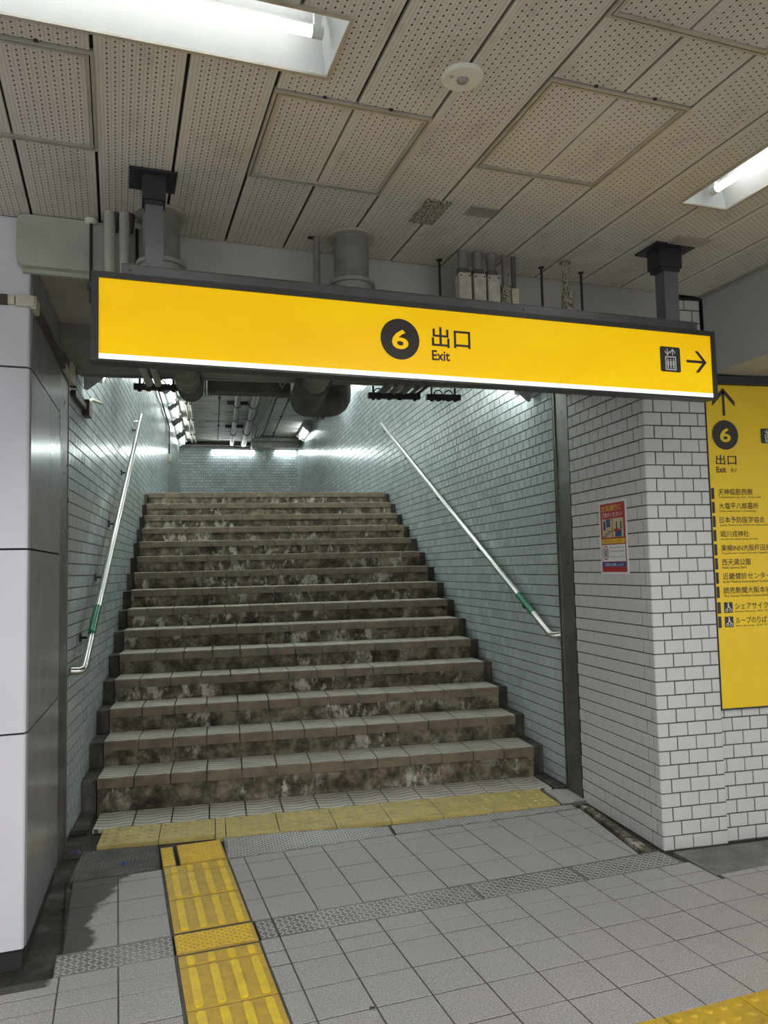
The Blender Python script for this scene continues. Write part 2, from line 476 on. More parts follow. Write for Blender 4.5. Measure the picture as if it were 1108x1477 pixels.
def single(name, mb, mats, label, cat, loc, frame='C', group=None, kind=None):
    x, y = s2c(loc[0], loc[1]) if frame == 'S' else (loc[0], loc[1])
    o = obj(name, mb.mesh(name, mats, loc), None, (x, y, loc[2]), ANG if frame == 'S' else 0)
    return tag(o, label, cat, group, kind)

# ------------------------------------------------------------------ tiled walls
TW, TH, PW_, PH_ = 0.0995, 0.0625, 0.105, 0.0685
_tile_cache = {}
def tile_mb(w, h, t=0.0042, c=0.0018):
    # tile lying in the local XZ plane, facing local -Y
    mb = MB()
    x0, x1, z0, z1 = -w / 2, w / 2, -h / 2, h / 2
    v = [(x0, 0, z0), (x1, 0, z0), (x1, 0, z1), (x0, 0, z1), (x0, -t + c, z0), (x1, -t + c, z0), (x1, -t + c, z1), (x0, -t + c, z1),
         (x0 + c, -t, z0 + c), (x1 - c, -t, z0 + c), (x1 - c, -t, z1 - c), (x0 + c, -t, z1 - c)]
    f = [(8, 9, 10, 11)]
    for i in range(4):
        j = (i + 1) % 4
        f += [(i, j, 4 + j, 4 + i), (4 + i, 4 + j, 8 + j, 8 + i)]
    return mb.add(v, f)
def tile_mesh(w, h, mat):
    k = (round(w, 3), round(h, 3), mat)
    if k not in _tile_cache: _tile_cache[k] = tile_mb(k[0], k[1]).mesh('wall_tile', mat)
    return _tile_cache[k]

def tile_wall(parent, P0, P1, z0, z1, mat, n_single, keep=None, rank=None, phase=0.0, start=(0.0, 0.0), parent_off=(0, 0, 0), stuff_name='wall_tile_field', tilt=0.35):
    """tiles from P0 to P1 (left to right seen from the front); start: joint position in odd/even rows"""
    P0, P1 = Vector(P0), Vector(P1); L = (P1 - P0).length; d = (P1 - P0) / L
    ang = math.atan2(d.y, d.x); nrm = Vector((d.y, -d.x))        # facing the viewer side
    tiles = []
    rows = int((z1 - phase) / PH_) + 1
    for r in range(int((z0 - phase) / PH_) - 1, rows + 1):
        zb = phase + r * PH_; zt = zb + TH
        a, b = max(zb, z0), min(zt, z1)
        if b - a < 0.012: continue
        s0 = start[r % 2] - PW_ * (int(start[r % 2] / PW_) + 1)
        k = 0
        while True:
            xa = s0 + k * PW_ + 0.003; xb = xa + TW; k += 1
            if xa > L: break
            xa2, xb2 = max(xa, 0.001), min(xb, L - 0.001)
            if xb2 - xa2 < 0.010: continue
            c = P0 + d * ((xa2 + xb2) / 2); zc = (a + b) / 2
            if keep and not keep(c.x, c.y, zc, (xa2 + xb2) / 2): continue
            tiles.append((c.x, c.y, zc, xb2 - xa2, b - a))
    if rank: tiles.sort(key=rank)
    rest = MB()
    for i, (x, y, z, w, h) in enumerate(tiles):
        tx, tz = [math.radians(random.gauss(0, tilt)) for _ in range(2)]
        if i < n_single:
            o = obj('wall_tile', tile_mesh(w, h, mat), parent, (x - parent_off[0], y - parent_off[1], z - parent_off[2]), ang)
            o.rotation_euler = (tx, 0, ang + tz)
        else:
            M = Matrix.Translation((x - parent_off[0], y - parent_off[1], z - parent_off[2])) @ Matrix.Rotation(ang + tz, 4, 'Z') @ Matrix.Rotation(tx, 4, 'X')
            t = tile_mb(w, h)
            rest.add([M @ Vector(p) for p in t.v], t.f)
    if rest.v:
        o = obj(stuff_name, rest.mesh(stuff_name, mat), parent); o['kind'] = 'stuff'

def struct(name, mb, mats, label=None, loc=(0, 0, 0), frame='C'):
    return single(name, mb, mats, label, None, loc, frame, None, 'structure')

# ================================================================== STRUCTURE
ZC = 2.795                       # concourse ceiling
XL, XR = -0.78, 2.195            # stair corridor walls (near end)
YB = 18.5                        # back wall of the upper landing
XLB, XRB = -0.742, 2.035
CZ = 4.5                         # ceiling above the stairs
N_STEP = 15
Y0, DY, Z0, DZ = 4.915, 0.3034, 0.197, 0.1529
def stair_z(y):
    if y < Y0: return 0.0
    return min(Z0 + DZ * int((y - Y0) / DY), Z0 + DZ * (N_STEP - 1))

# ---- floor: dark bed with everything laid in it
fb = MB(); fb.box(-6, 8, -5, 4.3, -0.10, -0.022)
floor = struct('floor', fb, 'dirt_concrete', 'worn grey concourse floor with yellow tactile paving in front of the stairs', (0, 0, 0), 'S')
fb2 = MB(); fb2.prism([(-1.2, 4.0), (2.5, 4.0), (2.5, 5.2), (-1.2, 5.2)], -0.10, -0.024)
o = obj('floor_bed', fb2.mesh('floor_bed', 'dirt_concrete'), floor); o.rotation_euler = (0, 0, -ANG)

def clip(poly, a, b, c):
    """keep the part of a convex polygon where a*x + b*y <= c"""
    out = []
    for i in range(len(poly)):
        p, q = poly[i], poly[(i + 1) % len(poly)]
        dp, dq = a * p[0] + b * p[1] - c, a * q[0] + b * q[1] - c
        if dp <= 0: out.append(p)
        if (dp < 0 < dq) or (dq < 0 < dp):
            t = dp / (dp - dq); out.append((p[0] + t * (q[0] - p[0]), p[1] + t * (q[1] - p[1])))
    return out
def rect(x0, x1, y0, y1): return [(x0, y0), (x1, y0), (x1, y1), (x0, y1)]
def area(p): return abs(sum(p[i][0] * p[(i + 1) % len(p)][1] - p[(i + 1) % len(p)][0] * p[i][1] for i in range(len(p)))) / 2 if len(p) > 2 else 0

G = 0.0028
_ft = {}
def floor_tile(poly):
    if area(poly) < 4e-4: return
    z = random.uniform(-0.0008, 0.0008)
    obj('paving_tile', MB().prism(poly, -0.022, 0.0 + z, 0, 0.0012).mesh('paving_tile', 'floor_tile'), floor)

UJ = [0.007 + 0.1963 * k for k in range(-20, 36)]
WJ_far = [3.206, 3.410, 3.614, 3.826, 3.914]              # between the two steel strips
WJ_near = [3.036, 2.927, 2.823, 2.635] + [2.635 - 0.1885 * k for k in range(1, 22)]
def pier_clip(poly):
    # concourse tiles stop short of the pier and its gutter (lines in concourse coordinates)
    return poly
for i in range(len(UJ) - 1):
    a, b = UJ[i], UJ[i + 1]
    # far field, u from -0.19 to 2.39
    for j in range(len(WJ_far) - 1):
        if b < -0.15 or a > 2.39: continue
        p = rect(max(a, -0.19) + G, b - G, WJ_far[j] + G, WJ_far[j + 1] - G)
        if a < 0.512 and b > 0.207:                        # the guide path takes this strip
            if a < 0.207: p = clip(p, 1, 0, 0.205)
            else: p = clip(p, -1, 0, -0.522)
        # right edge runs along the gutter beside the pier
        p = clip(p, (3.90 - 3.195) , -(2.52 - 2.385), (3.90 - 3.195) * 2.385 - (2.52 - 2.385) * 3.195)
        if len(p) > 2: floor_tile(p)
    if b > 2.39 and a < 2.56: pass
    for j in range(len(WJ_near) - 1):
        w1, w0 = WJ_near[j], WJ_near[j + 1]
        if w0 < -1.2 and (a < -1.5 or b > 3.5): continue
        if w1 < 0.9 and (a > 4 or a < -2): continue
        if a > 4.6 or b < -2.6: continue
        p = rect(a + G, b - G, w0 + G, w1 - G)
        cut = []
        if a < 0.512 and b > 0.207 and w1 > 2.08:
            if a < 0.207: p = clip(p, 1, 0, 0.205)
            else: p = clip(p, -1, 0, -0.522)
        # warning strip at the lower right
        if b > 0.6 and a < 3.6:
            if w0 >= 2.07 - 0.001: pass
            elif w1 > 2.07: p = clip(p, 0, -1, -2.074)
            elif w0 >= 1.77: p = []
            elif w1 > 1.77: p = clip(p, 0, 1, 1.766)
        # big steel plate in front of the pier
        if b > 2.54 and a < 3.25 and w1 > 2.87:
            if a < 2.54: p = clip(p, 1, 0, 2.535)
            else: p = clip(p, 0, 1, 2.862)
        if len(p) > 2: floor_tile(p)
# grout standing almost level with the tiles
gb = MB(); gb.box(-2.6, 4.6, -1.3, 3.034, -0.020, -0.0016)
gb.prism([(-0.19, 3.206), (2.380, 3.206), (2.475, 3.70), (2.51, 3.912), (-0.19, 3.912)], -0.020, -0.0016)
obj('grout_bed', gb.mesh('grout_bed', 'floor_grout'), floor)
# tiles right of the plate, under the board
for i in range(5):
    floor_tile(rect(3.26 + i * 0.197 + G, 3.26 + (i + 1) * 0.197 - G, 2.87, 3.05))

# ---- steel chequer plates
def lugs(mb, poly, z, pitch=0.024, ln_=0.0135, wd=0.0038, h=0.0020, mi=1, margin=0.004):
    xs = [p[0] for p in poly]; ys = [p[1] for p in poly]
    n = len(poly)
    ar = sum(poly[i][0] * poly[(i + 1) % n][1] - poly[(i + 1) % n][0] * poly[i][1] for i in range(n))
    if ar < 0: poly = poly[::-1]
    def inside(x, y):
        for i in range(n):
            a, b = poly[i], poly[(i + 1) % n]
            L = math.hypot(b[0] - a[0], b[1] - a[1])
            if ((b[0] - a[0]) * (y - a[1]) - (b[1] - a[1]) * (x - a[0])) / max(L, 1e-6) < margin + ln_ * 0.5: return False
        return True
    j = 0; y = min(ys) + 0.012
    while y < max(ys):
        i = 0; x = min(xs) + 0.012
        while x < max(xs):
            if inside(x, y):
                an = math.radians(45 if (i + j) % 2 == 0 else -45) 
                c, s_ = math.cos(an), math.sin(an)
                pts = []
                for (p, q, zz) in ((-ln_, 0, 0), (0, -wd, 0), (ln_, 0, 0), (0, wd, 0), (-ln_ * 0.55, 0, h), (ln_ * 0.55, 0, h)):
                    pts.append((x + p * c - q * s_, y + p * s_ + q * c, z + zz))
                mb.add(pts, [(0, 1, 5, 4), (1, 2, 5), (2, 3, 5), (3, 0, 4, 5)], mi, False)
            i += 1; x += pitch * 0.72
        j += 1; y += pitch * 0.72
def plate(poly, label, frame='S', mats=('checker_plate', 'plate_lug'), z=0.0015, group=None, pitch=0.030, name='steel_plate'):
    cx = sum(p[0] for p in poly) / len(poly); cy = sum(p[1] for p in poly) / len(poly)
    mb = MB(); mb.prism(poly, -0.022, z - 0.0015, 0, 0.001)
    lugs(mb, poly, z - 0.0015, pitch)
    return single(name, mb, list(mats), label, 'floor plate', (cx, cy, -0.022), frame, group)
W0, W1 = 3.038, 3.204
plate(rect(-0.21, 0.203, W0, W1), 'steel chequer plate left of the yellow guide path, its left end caked with dirt')
plate(rect(0.526, 0.594, W0, W1), 'short square steel chequer plate touching the right side of the yellow guide path')
plate(rect(0.598, 1.474, W0, W1), 'long bright steel chequer plate crossing the floor, first long one right of the guide path')
plate(rect(1.478, 1.992, W0, W1), 'shorter darker steel chequer plate in the middle of the cross strip')
plate([(1.996, W0), (2.515, W0), (2.50, W1), (1.996, W1)], 'steel chequer plate of the cross strip that ends at the tiled pier corner')
plate([(2.545, 2.866), (3.24, 2.866), (3.24, 3.10), (2.93, 3.128), (2.56, 3.165)], 'large worn flat steel plate on the floor in front of the tiled pier', pitch=0.03, z=0.0005, mats=('checker_plate', 'checker_plate'))
# wedge between the yellow warning row and the concourse tiles (corridor coordinates clipped by concourse lines)
def wl(x): return (3.916 + x * SA) / CA          # y of the line w = 3.916 at corridor x
yl = 4.262
def ws(x, w=3.916): return (w - (-x * SA)) / CA if False else (w + x * SA) / CA
plate([(0.062, ws(0.062)), (0.93, ws(0.93)), (0.93, 4.20), (0.40, 4.262), (0.045, 4.262)], 'dark steel chequer plate below the yellow warning row, right of the guide path', 'C', pitch=0.022)
plate([(0.94, ws(0.94)), (2.05, ws(2.05)), (2.05, 4.262), (0.94, 4.20)], 'thin wedge of steel chequer plate under the right half of the warning row', 'C', pitch=0.022)
plate([(1.995, 4.268), (2.165, 4.30), (2.175, 4.56), (2.0, 4.57)], 'small dark chequer plate at the foot of the right steel guide rail', 'C', pitch=0.02)
plate([(-0.66, ws(-0.66) + 0.0), (-0.255, ws(-0.255)), (-0.285, 4.255), (-0.66, 4.27)], 'black dirty chequer plate at the lower left of the stairs', 'C', mats=('dirty_plate', 'checker_plate'), pitch=0.022)

# ---- yellow guide path
def guide_piece(name, w0, w1, bars=True, mats=('guide_yellow', 'guide_bar_yellow')):
    u0, u1 = 0.214, 0.512
    mb = MB(); mb.prism(rect(u0, u1, w0 + 0.002, w1 - 0.002), -0.022, 0.001, 0, 0.0012)
    if bars:
        for k in range(4):
            cu = u0 + 0.042 + k * 0.0735
            a, b = w0 + 0.010, w1 - 0.010
            r = 0.0150; n = 6; top = 0.0052
            if b - a < 0.05: r = 0.013
            out = []
            for kk in range(n + 1):
                t = math.pi * kk / n; out.append((cu + r * math.cos(t), b - r + r * math.sin(t)))
            for kk in range(n + 1):
                t = math.pi + math.pi * kk / n; out.append((cu + r * math.cos(t), a + r + r * math.sin(t)))
            mb.prism(out, 0.0, top, 1, 0.003)
        for k in range(4):
            cu = u0 + 0.0785 + k * 0.0735 
            if cu + 0.014 < u1: mb.prism(rect(cu - 0.014, cu + 0.014, w0 + 0.012, w1 - 0.012), 0.0, 0.0018, 0, 0.0008)
    obj(name, mb.mesh(name, list(mats)), floor)
guide_piece('guide_tile', 3.830, 3.925)
guide_piece('guide_tile', 3.535, 3.828)
guide_piece('guide_tile', 3.215, 3.530)
guide_piece('guide_tile', 2.935, 3.020)
guide_piece('guide_tile', 2.645, 2.932)
guide_piece('guide_tile', 2.350, 2.642)
guide_piece('guide_tile', 2.074, 2.346)
# yellow painted chequer plates where the steel strips cross the path
def ypl(poly, label):
    return plate(poly, label, mats=('painted_plate_yellow', 'guide_bar_yellow'), pitch=0.022, z=0.003)
ypl(rect(0.212, 0.272, 3.945, 4.205), 'narrow yellow painted chequer plate at the top of the guide path')
ypl(rect(0.294, 0.514, 3.945, 4.212), 'wide yellow painted chequer plate at the top of the guide path')
ypl(rect(0.212, 0.516, 3.045, 3.195), 'yellow painted chequer plate of the guide path at the cross strip')

# ---- warning tiles with domes
def dome_tile(poly, frame, mat, nx=5, r=0.0125, h=0.0052, x0=None, y0=None, px=0.058, top=0.002):
    if area(poly) < 3e-4: return
    mb = MB(); mb.prism(poly, -0.022, top, 0, 0.0012)
    n = len(poly)
    a = sum(poly[i][0] * poly[(i + 1) % n][1] - poly[(i + 1) % n][0] * poly[i][1] for i in range(n))
    q = poly if a > 0 else poly[::-1]
    for i in range(nx):
        for j in range(nx):
            x, y = x0 + px * (i + 0.5), y0 + px * (j + 0.5)
            if all(((q[(k + 1) % n][0] - q[k][0]) * (y - q[k][1]) - (q[(k + 1) % n][1] - q[k][1]) * (x - q[k][0])) / max(1e-6, math.hypot(q[(k + 1) % n][0] - q[k][0], q[(k + 1) % n][1] - q[k][1])) > r * 0.8 for k in range(n)):
                mb.dome(x, y, top, r, h)
    me = mb.mesh('warning_tile', mat)
    o = obj('warning_tile', me, floor)
    if frame == 'C': o.rotation_euler = (0, 0, -ANG)
xs = [-0.600, -0.290, 0.005, 0.060, 0.345, 0.655, 0.965, 1.270, 1.570, 1.985]
# the diagonal cut splits the row: above it the old tiles, below it later ones
def diag(x): return 4.285 + (x - 0.02) * 0.185
for i in range(len(xs) - 1):
    a, b = xs[i] + 0.002, xs[i + 1] - 0.002
    if i == len(xs) - 2: a2 = [(a, 1.78), (1.784, b)]
    else: a2 = [(a, b)]
    for (p0, p1) in a2:
        base = rect(p0, p1, 4.275 if p0 > -0.2 else 4.325, 4.600)
        up = clip(base, 0.185, -1, 0.185 * 0.02 - 4.285 - 0.004)     # above the diagonal
        lo = clip(base, -0.185, 1, -0.185 * 0.02 + 4.285 - 0.004)
        if p0 < 0.02: up = base; lo = []
        if p0 > 1.5: up = []; lo = base
        if len(up) > 2: dome_tile(up, 'C', 'warning_yellow', x0=p0, y0=4.30)
        if len(lo) > 2: dome_tile(lo, 'C', 'warning_yellow', x0=p0, y0=4.285)
for k in range(9):
    u0 = 0.70 + 0.300 * k
    dome_tile(rect(u0 + 0.002, u0 + 0.298, 1.772, 2.068), 'S', 'guide_yellow', 5, 0.0150, 0.005, u0 + 0.004, 1.776, 0.0585)

# ---- row of pale ribbed tiles before the first step
XS0, XS1 = -0.683, 2.085
P13 = (XS1 - XS0) / 13
for k in range(13):
    a = XS0 + 0.02 + k * P13 * 0.993
    mb = MB(); mb.prism(rect(a + 0.004, a + P13 * 0.993 - 0.004, 4.604, 4.900), -0.022, 0.001, 0, 0.0015)
    o = obj('ribbed_tile', mb.mesh('ribbed_tile', 'base_tile_top'), floor); o.rotation_euler = (0, 0, -ANG)

# ---- concourse ceiling
FIX1 = (-0.70, 0.565, 1.741, 1.997)
FIX2 = (2.050, 2.284, 1.075, 2.323)
EXTRA = [(-0.95, 0.30, -1.35, -1.10), (1.25, 2.50, -0.55, -0.30), (2.050, 2.284, -2.4, -1.15), (-2.6, -1.35, 0.2, 0.455), (-0.95, 0.30, -3.6, -3.35), (1.25, 2.50, -2.9, -2.65), (-2.6, -1.35, -1.6, -1.345), (1.0, 2.25, 0.30, 0.555)]  # unseen fixtures added to light the concourse from behind the viewer
HOLES = [FIX1, FIX2] + EXTRA
HATCH = [(0.427, 0.9205, 2.085, 2.590), (1.167, 1.660, 1.802, 2.308), (1.167, 1.685, 1.035, 1.544), (-0.560, -0.062, 2.073, 2.572)]
U_LO, U_HI, W_LO, W_HI = -4.0, 2.905, -4.4, 3.165
def cells(u0, u1, w0, w1, holes):
    us = sorted({u0, u1} | {h[i] for h in holes for i in (0, 1) if u0 < h[i] < u1})
    ws_ = sorted({w0, w1} | {h[i] for h in holes for i in (2, 3) if w0 < h[i] < w1})
    out = []
    for i in range(len(us) - 1):
        for j in range(len(ws_) - 1):
            cu, cw = (us[i] + us[i + 1]) / 2, (ws_[j] + ws_[j + 1]) / 2
            if any(h[0] < cu < h[1] and h[2] < cw < h[3] for h in holes): continue
            out.append((us[i], us[i + 1], ws_[j], ws_[j + 1]))
    return out
cb = MB()
for c in cells(U_LO, 2.97, W_LO, 3.30, HOLES): cb.box(*c, ZC + 0.016, ZC + 0.024)
cb.box(U_LO, 3.0, W_LO, 3.30, ZC + 0.17, ZC + 0.20)
ceiling = struct('ceiling', cb, 'dark_joint', 'low concourse ceiling of perforated cream metal strips', (0, 0, 0), 'S')
def panel(rects, z=ZC):
    mb = MB()
    for r in rects: mb.box(*r, z, z + 0.012)
    obj('ceiling_panel', mb.mesh('ceiling_panel', 'perforated_panel'), ceiling)
uj = [U0 + PITCH_U * k for k in range(-16, 12)] 
for i in range(len(uj) - 1):
    a, b = uj[i] + 0.005, uj[i + 1] - 0.005
    if a > U_HI: break
    b = min(b, U_HI)
    blocked = HOLES + HATCH
    # w breaks only where a hatch spans the column; fixtures notch the strips
    breaks = [W_LO]
    for h in HATCH:
        if h[0] - 0.02 < (a + b) / 2 < h[1] + 0.02: breaks += [h[2], h[3]]
    breaks = sorted(breaks + [W_HI])
    for j in range(len(breaks) - 1):
        w0, w1 = breaks[j], breaks[j + 1]
        cw = (w0 + w1) / 2
        if any(h[0] - 0.02 < (a + b) / 2 < h[1] + 0.02 and h[2] - 0.01 < cw < h[3] + 0.01 for h in HATCH):
            continue
        ww0 = w0 + (0.003 if j else 0); ww1 = w1 - 0.003
        # long strips come in lengths of about two metres
        cutp = [ww0] + [q for q in (-2.6, 0.15) if ww0 < q < ww1 - 0.3] + [ww1]
        for q in range(len(cutp) - 1):
            panel(cells(a, b, cutp[q] + (0.003 if q else 0), cutp[q + 1], HOLES))
for hi, h in enumerate(HATCH):
    u0, u1, w0, w1 = h
    mid = min(uj, key=lambda q: abs(q - (u0 + u1) / 2))
    for (a, b) in ((u0 + 0.022, mid - 0.0035), (mid + 0.0035, u1 - 0.022)):
        panel([(a, b, w0 + 0.022, w1 - 0.022)], ZC - 0.001)
    mb = MB(); zf = ZC - 0.007
    for (a, b, wd) in ((0.0, 0.0085, 0), (0.012, 0.021, 0)):
        mb.box(u0 + a, u1 - a, w0 + a, w0 + b, zf, ZC + 0.01); mb.box(u0 + a, u1 - a, w1 - b, w1 - a, zf, ZC + 0.01)
        mb.box(u0 + a, u0 + b, w0 + b, w1 - b, zf, ZC + 0.01); mb.box(u1 - b, u1 - a, w0 + b, w1 - b, zf, ZC + 0.01)
    obj('hatch_frame', mb.mesh('hatch_frame', 'hatch_metal'), ceiling)
    lk = MB()
    for t in (0.30, 0.72): lk.cyl((u0 + t * (u1 - u0), w0 - 0.004, ZC - 0.004), (u0 + t * (u1 - u0), w0 - 0.004, ZC + 0.004), 0.006, 8)
    obj('hatch_lock', lk.mesh('hatch_lock', 'black_iron'), ceiling)
# cove trim along the bulkhead
tr = MB(); tr.box(2.898, 2.921, W_LO, W_HI, ZC - 0.008, ZC + 0.012); tr.box(2.878, 2.890, W_LO, W_HI, ZC - 0.004, ZC + 0.01)
struct('trim_1', tr, 'hatch_metal', 'pale metal edge trim where the ceiling meets the bulkhead', (0, 0, 0), 'S')

# ---- bulkhead to the right and the lower ceiling behind it
bk = MB(); bk.box(2.923, 2.955, W_LO, 3.172, 2.383, ZC + 0.02)
struct('wall_bulkhead', bk, 'grey_paint', 'plain grey bulkhead dropping from the ceiling on the right', (0, 0, 0), 'S')
lc = MB(); lc.box(2.93, 5.6, W_LO, 3.25, 2.402, 2.41)
lowc = struct('ceiling_low', lc, 'dark_joint', 'lower strip ceiling beyond the bulkhead', (0, 0, 0), 'S')
for k in range(13):
    a = 2.955 + k * 0.2; mb = MB(); mb.box(a + 0.003, a + 0.197, W_LO, 3.15, 2.384, 2.396)
    obj('ceiling_strip', mb.mesh('ceiling_strip', 'cream_paint'), lowc)

# ---- lintel over the stair mouth (front beam) and the lower shutter box behind it
lt = MB(); lt.prism([c2s(-0.74, 3.03), (-0.36, 3.17), (2.62, 3.17), (2.62, 3.2), c2s(2.24, 3.60), c2s(2.24, 3.94), c2s(-0.80, 3.94)], 2.652, 2.815)
lt2 = MB(); lt2.prism([(-0.36, 3.168), (2.627, 3.168), (2.627, 3.20), (-0.36, 3.20)], 2.655, ZC + 0.02)
lt2.prism([(-0.33, 3.20), (2.60, 3.20), c2s(2.16, 3.94), c2s(-0.76, 3.94)], 2.650, ZC + 0.02)
struct('wall_lintel', lt2, 'cream_paint', 'cream beam over the mouth of the stairs', (0, 0, 0), 'S')
sb = MB(); sb.box(-0.80, 2.21, 3.94, 4.66, 2.572, 2.80)
struct('wall_shutter_box', sb, 'soffit_paint', 'dark shutter box spanning the stair mouth')
tr = MB(); tr.box(-0.74, 2.19, 4.645, 4.668, 2.562, 2.60)
struct('trim_2', tr, 'soffit_paint', 'lower back edge of the shutter box')

# ---- tiled pier (inner face + front corner) and the walls to its right
PX, PY = 2.160, 3.490
PJY = 4.335
pb = MB(); pb.box(PX + 0.0042, 2.523, PY + 0.0042, PJY, -0.02, ZC)
pier = struct('wall_pier', pb, 'grout', 'pier faced with small white tiles at the right of the stair mouth')
def pier_rank(t): return abs(t[2] - 1.2)
# inner face: seen from the stair side, runs from the far end (y=PJY) to the near corner
tile_wall(pier, (PX + 0.0042, PJY), (PX + 0.0042, PY + 0.056), -0.0155, 2.79, 'pier_tile', 262, rank=pier_rank, phase=-0.0155 + 0.003,
          start=((PJY - PY) % PW_, (PJY - PY - 0.0525) % PW_), keep=lambda x, y, z, s: (y > PY + 0.100 if int((z + 0.0155) / PH_) % 2 == 0 else True))
# corner pieces wrap round the edge with a small radius
def corner_mesh(side, front):
    mb = MB(); r = 0.012; out = []
    out.append((0.007, side)); out.append((0.0, side - 0.002))
    for k in range(6):
        t = math.pi + (math.pi / 2) * k / 5
        out.append((r + r * math.cos(t), r + r * math.sin(t)))
    out.append((front - 0.002, 0.0)); out.append((front, 0.007))
    out.append((0.007, 0.007))
    prof = out
    n = len(prof); h = TH
    v = [(x, y, -h / 2) for x, y in prof] + [(x, y, h / 2) for x, y in prof]
    f = [tuple(range(n))[::-1], tuple(range(n, 2 * n))] + [(i, (i + 1) % n, n + (i + 1) % n, n + i) for i in range(n)]
    mb.add(v, f)
    return mb.mesh('corner_tile', 'pier_tile')
cmA, cmB = corner_mesh(0.100, 0.058), corner_mesh(0.050, 0.103)
for r in range(41):
    zc = -0.0155 + 0.003 + r * PH_ + TH / 2
    if zc > 2.79 - 0.03: break
    obj('corner_tile', cmA if r % 2 == 0 else cmB, pier, (PX, PY, zc))
# front faces
wf = MB(); wf.box(2.515, 5.6, PY + 0.030, PY + 0.12, -0.02, 2.42); wf.box(2.165, 2.522, PY + 0.0044, PY + 0.10, -0.02, 2.79)
wf.box(2.515, 2.62, PY + 0.030, PY + 0.12, 2.42, 2.815)
wfront = struct('wall_front', wf, 'grout', 'white tiled wall facing the concourse right of the pier corner')
tile_wall(wfront, (PX + 0.060, PY + 0.0044), (2.522, PY + 0.0044), -0.0155, 2.79, 'pier_tile', 140, rank=pier_rank, phase=-0.0155 + 0.003,
          start=(0.001, 0.046), keep=lambda x, y, z, s: (True if int((z + 0.0155) / PH_) % 2 == 0 else x > PX + 0.106))
tile_wall(wfront, (2.526, PY + 0.030), (3.6, PY + 0.030), -0.0155, 2.38, 'pier_tile', 110, rank=lambda t: (t[0] - 2.5) + t[2] * 0.8, phase=-0.0155 + 0.003,
          start=(0.075, 0.03))
tr = MB(); tr.box(2.538, 2.556, PY - 0.004, PY + 0.03, 2.39, ZC); tr.box(2.15, 2.55, PY - 0.004, PY + 0.006, ZC - 0.018, ZC - 0.002)
struct('trim_3', tr, 'dark_joint', 'black joint between the pier tiles and the bulkhead')
tr = MB(); tr.box(2.53, 5.4, PY - 0.01, PY + 0.03, 2.335, 2.378)
struct('trim_4', tr, 'dark_steel', 'black metal trim above the yellow direction board')

# ---- stair corridor walls
# left wall: seen from inside it runs from near to far => outward normal must face +x
LW0, LW1 = (XL, 4.335), (XLB, YB)
RW0, RW1 = (XR, 4.56), (XRB, YB)
def wall_slab(p, q, t, z0, z1):
    d = Vector((q[0] - p[0], q[1] - p[1])).normalized(); n = Vector((-d.y, d.x)) * t
    return [(p[0], p[1]), (q[0], q[1]), (q[0] + n.x, q[1] + n.y), (p[0] + n.x, p[1] + n.y)]
wl_ = MB(); wl_.prism(wall_slab(LW0, LW1, 0.12, 0, 1), -0.02, CZ)
wall_left = struct('wall_left', wl_, 'grout', 'blue grey tiled wall on the left of the stairs')
wr_ = MB(); wr_.prism(wall_slab(RW0, RW1, -0.12, 0, 1), -0.02, CZ)
wall_right = struct('wall_right', wr_, 'grout', 'blue grey tiled wall on the right of the stairs')
def keepst(x, y, z, s):
    if z + 0.04 < stair_z(y - 0.1) - 0.02: return False
    if z > 2.72 + max(0, y - 4.62) * 0.487: return False
    return True
tile_wall(wall_left, LW0, LW1, 0.0, CZ, 'stair_wall_tile', 290, keep=keepst, rank=lambda t: t[1] + abs(t[2] - 1.6) * 0.25, phase=-0.030, start=(0.02, 0.0725))
tile_wall(wall_right, (RW1[0], RW1[1]), (RW0[0], RW0[1]), 0.0, CZ, 'stair_wall_tile', 290, keep=keepst, rank=lambda t: t[1] + abs(t[2] - 1.6) * 0.15, phase=-0.030, start=(0.02, 0.0725))
wb = MB(); wb.box(-0.95, 2.25, YB, YB + 0.1, 2.2, CZ)
wall_back = struct('wall_back', wb, 'grout', 'blue grey tiled wall at the head of the stairs')
tile_wall(wall_back, (XLB, YB), (XRB, YB), 2.9, CZ - 0.07, 'stair_wall_tile', 0, phase=-0.03, start=(0.02, 0.0725))
up = MB(); up.box(-0.9, 2.3, 8.35, YB + 0.1, CZ, CZ + 0.1); up.extrude([(4.62, 2.68), (8.36, 4.50), (8.36, 4.60), (4.62, 2.80)], 'x', -0.9, 2.3)
struct('ceiling_upper', up, 'raw_concrete_ceiling', 'stained raw concrete ceiling above the stairs')
ld = MB(); ld.box(-0.9, 2.3, Y0 + DY * N_STEP - 0.02, YB + 0.1, 2.15, Z0 + DZ * (N_STEP - 1) - 0.002)
struct('floor_landing', ld, 'floor_paint', 'landing floor at the head of the stairs')

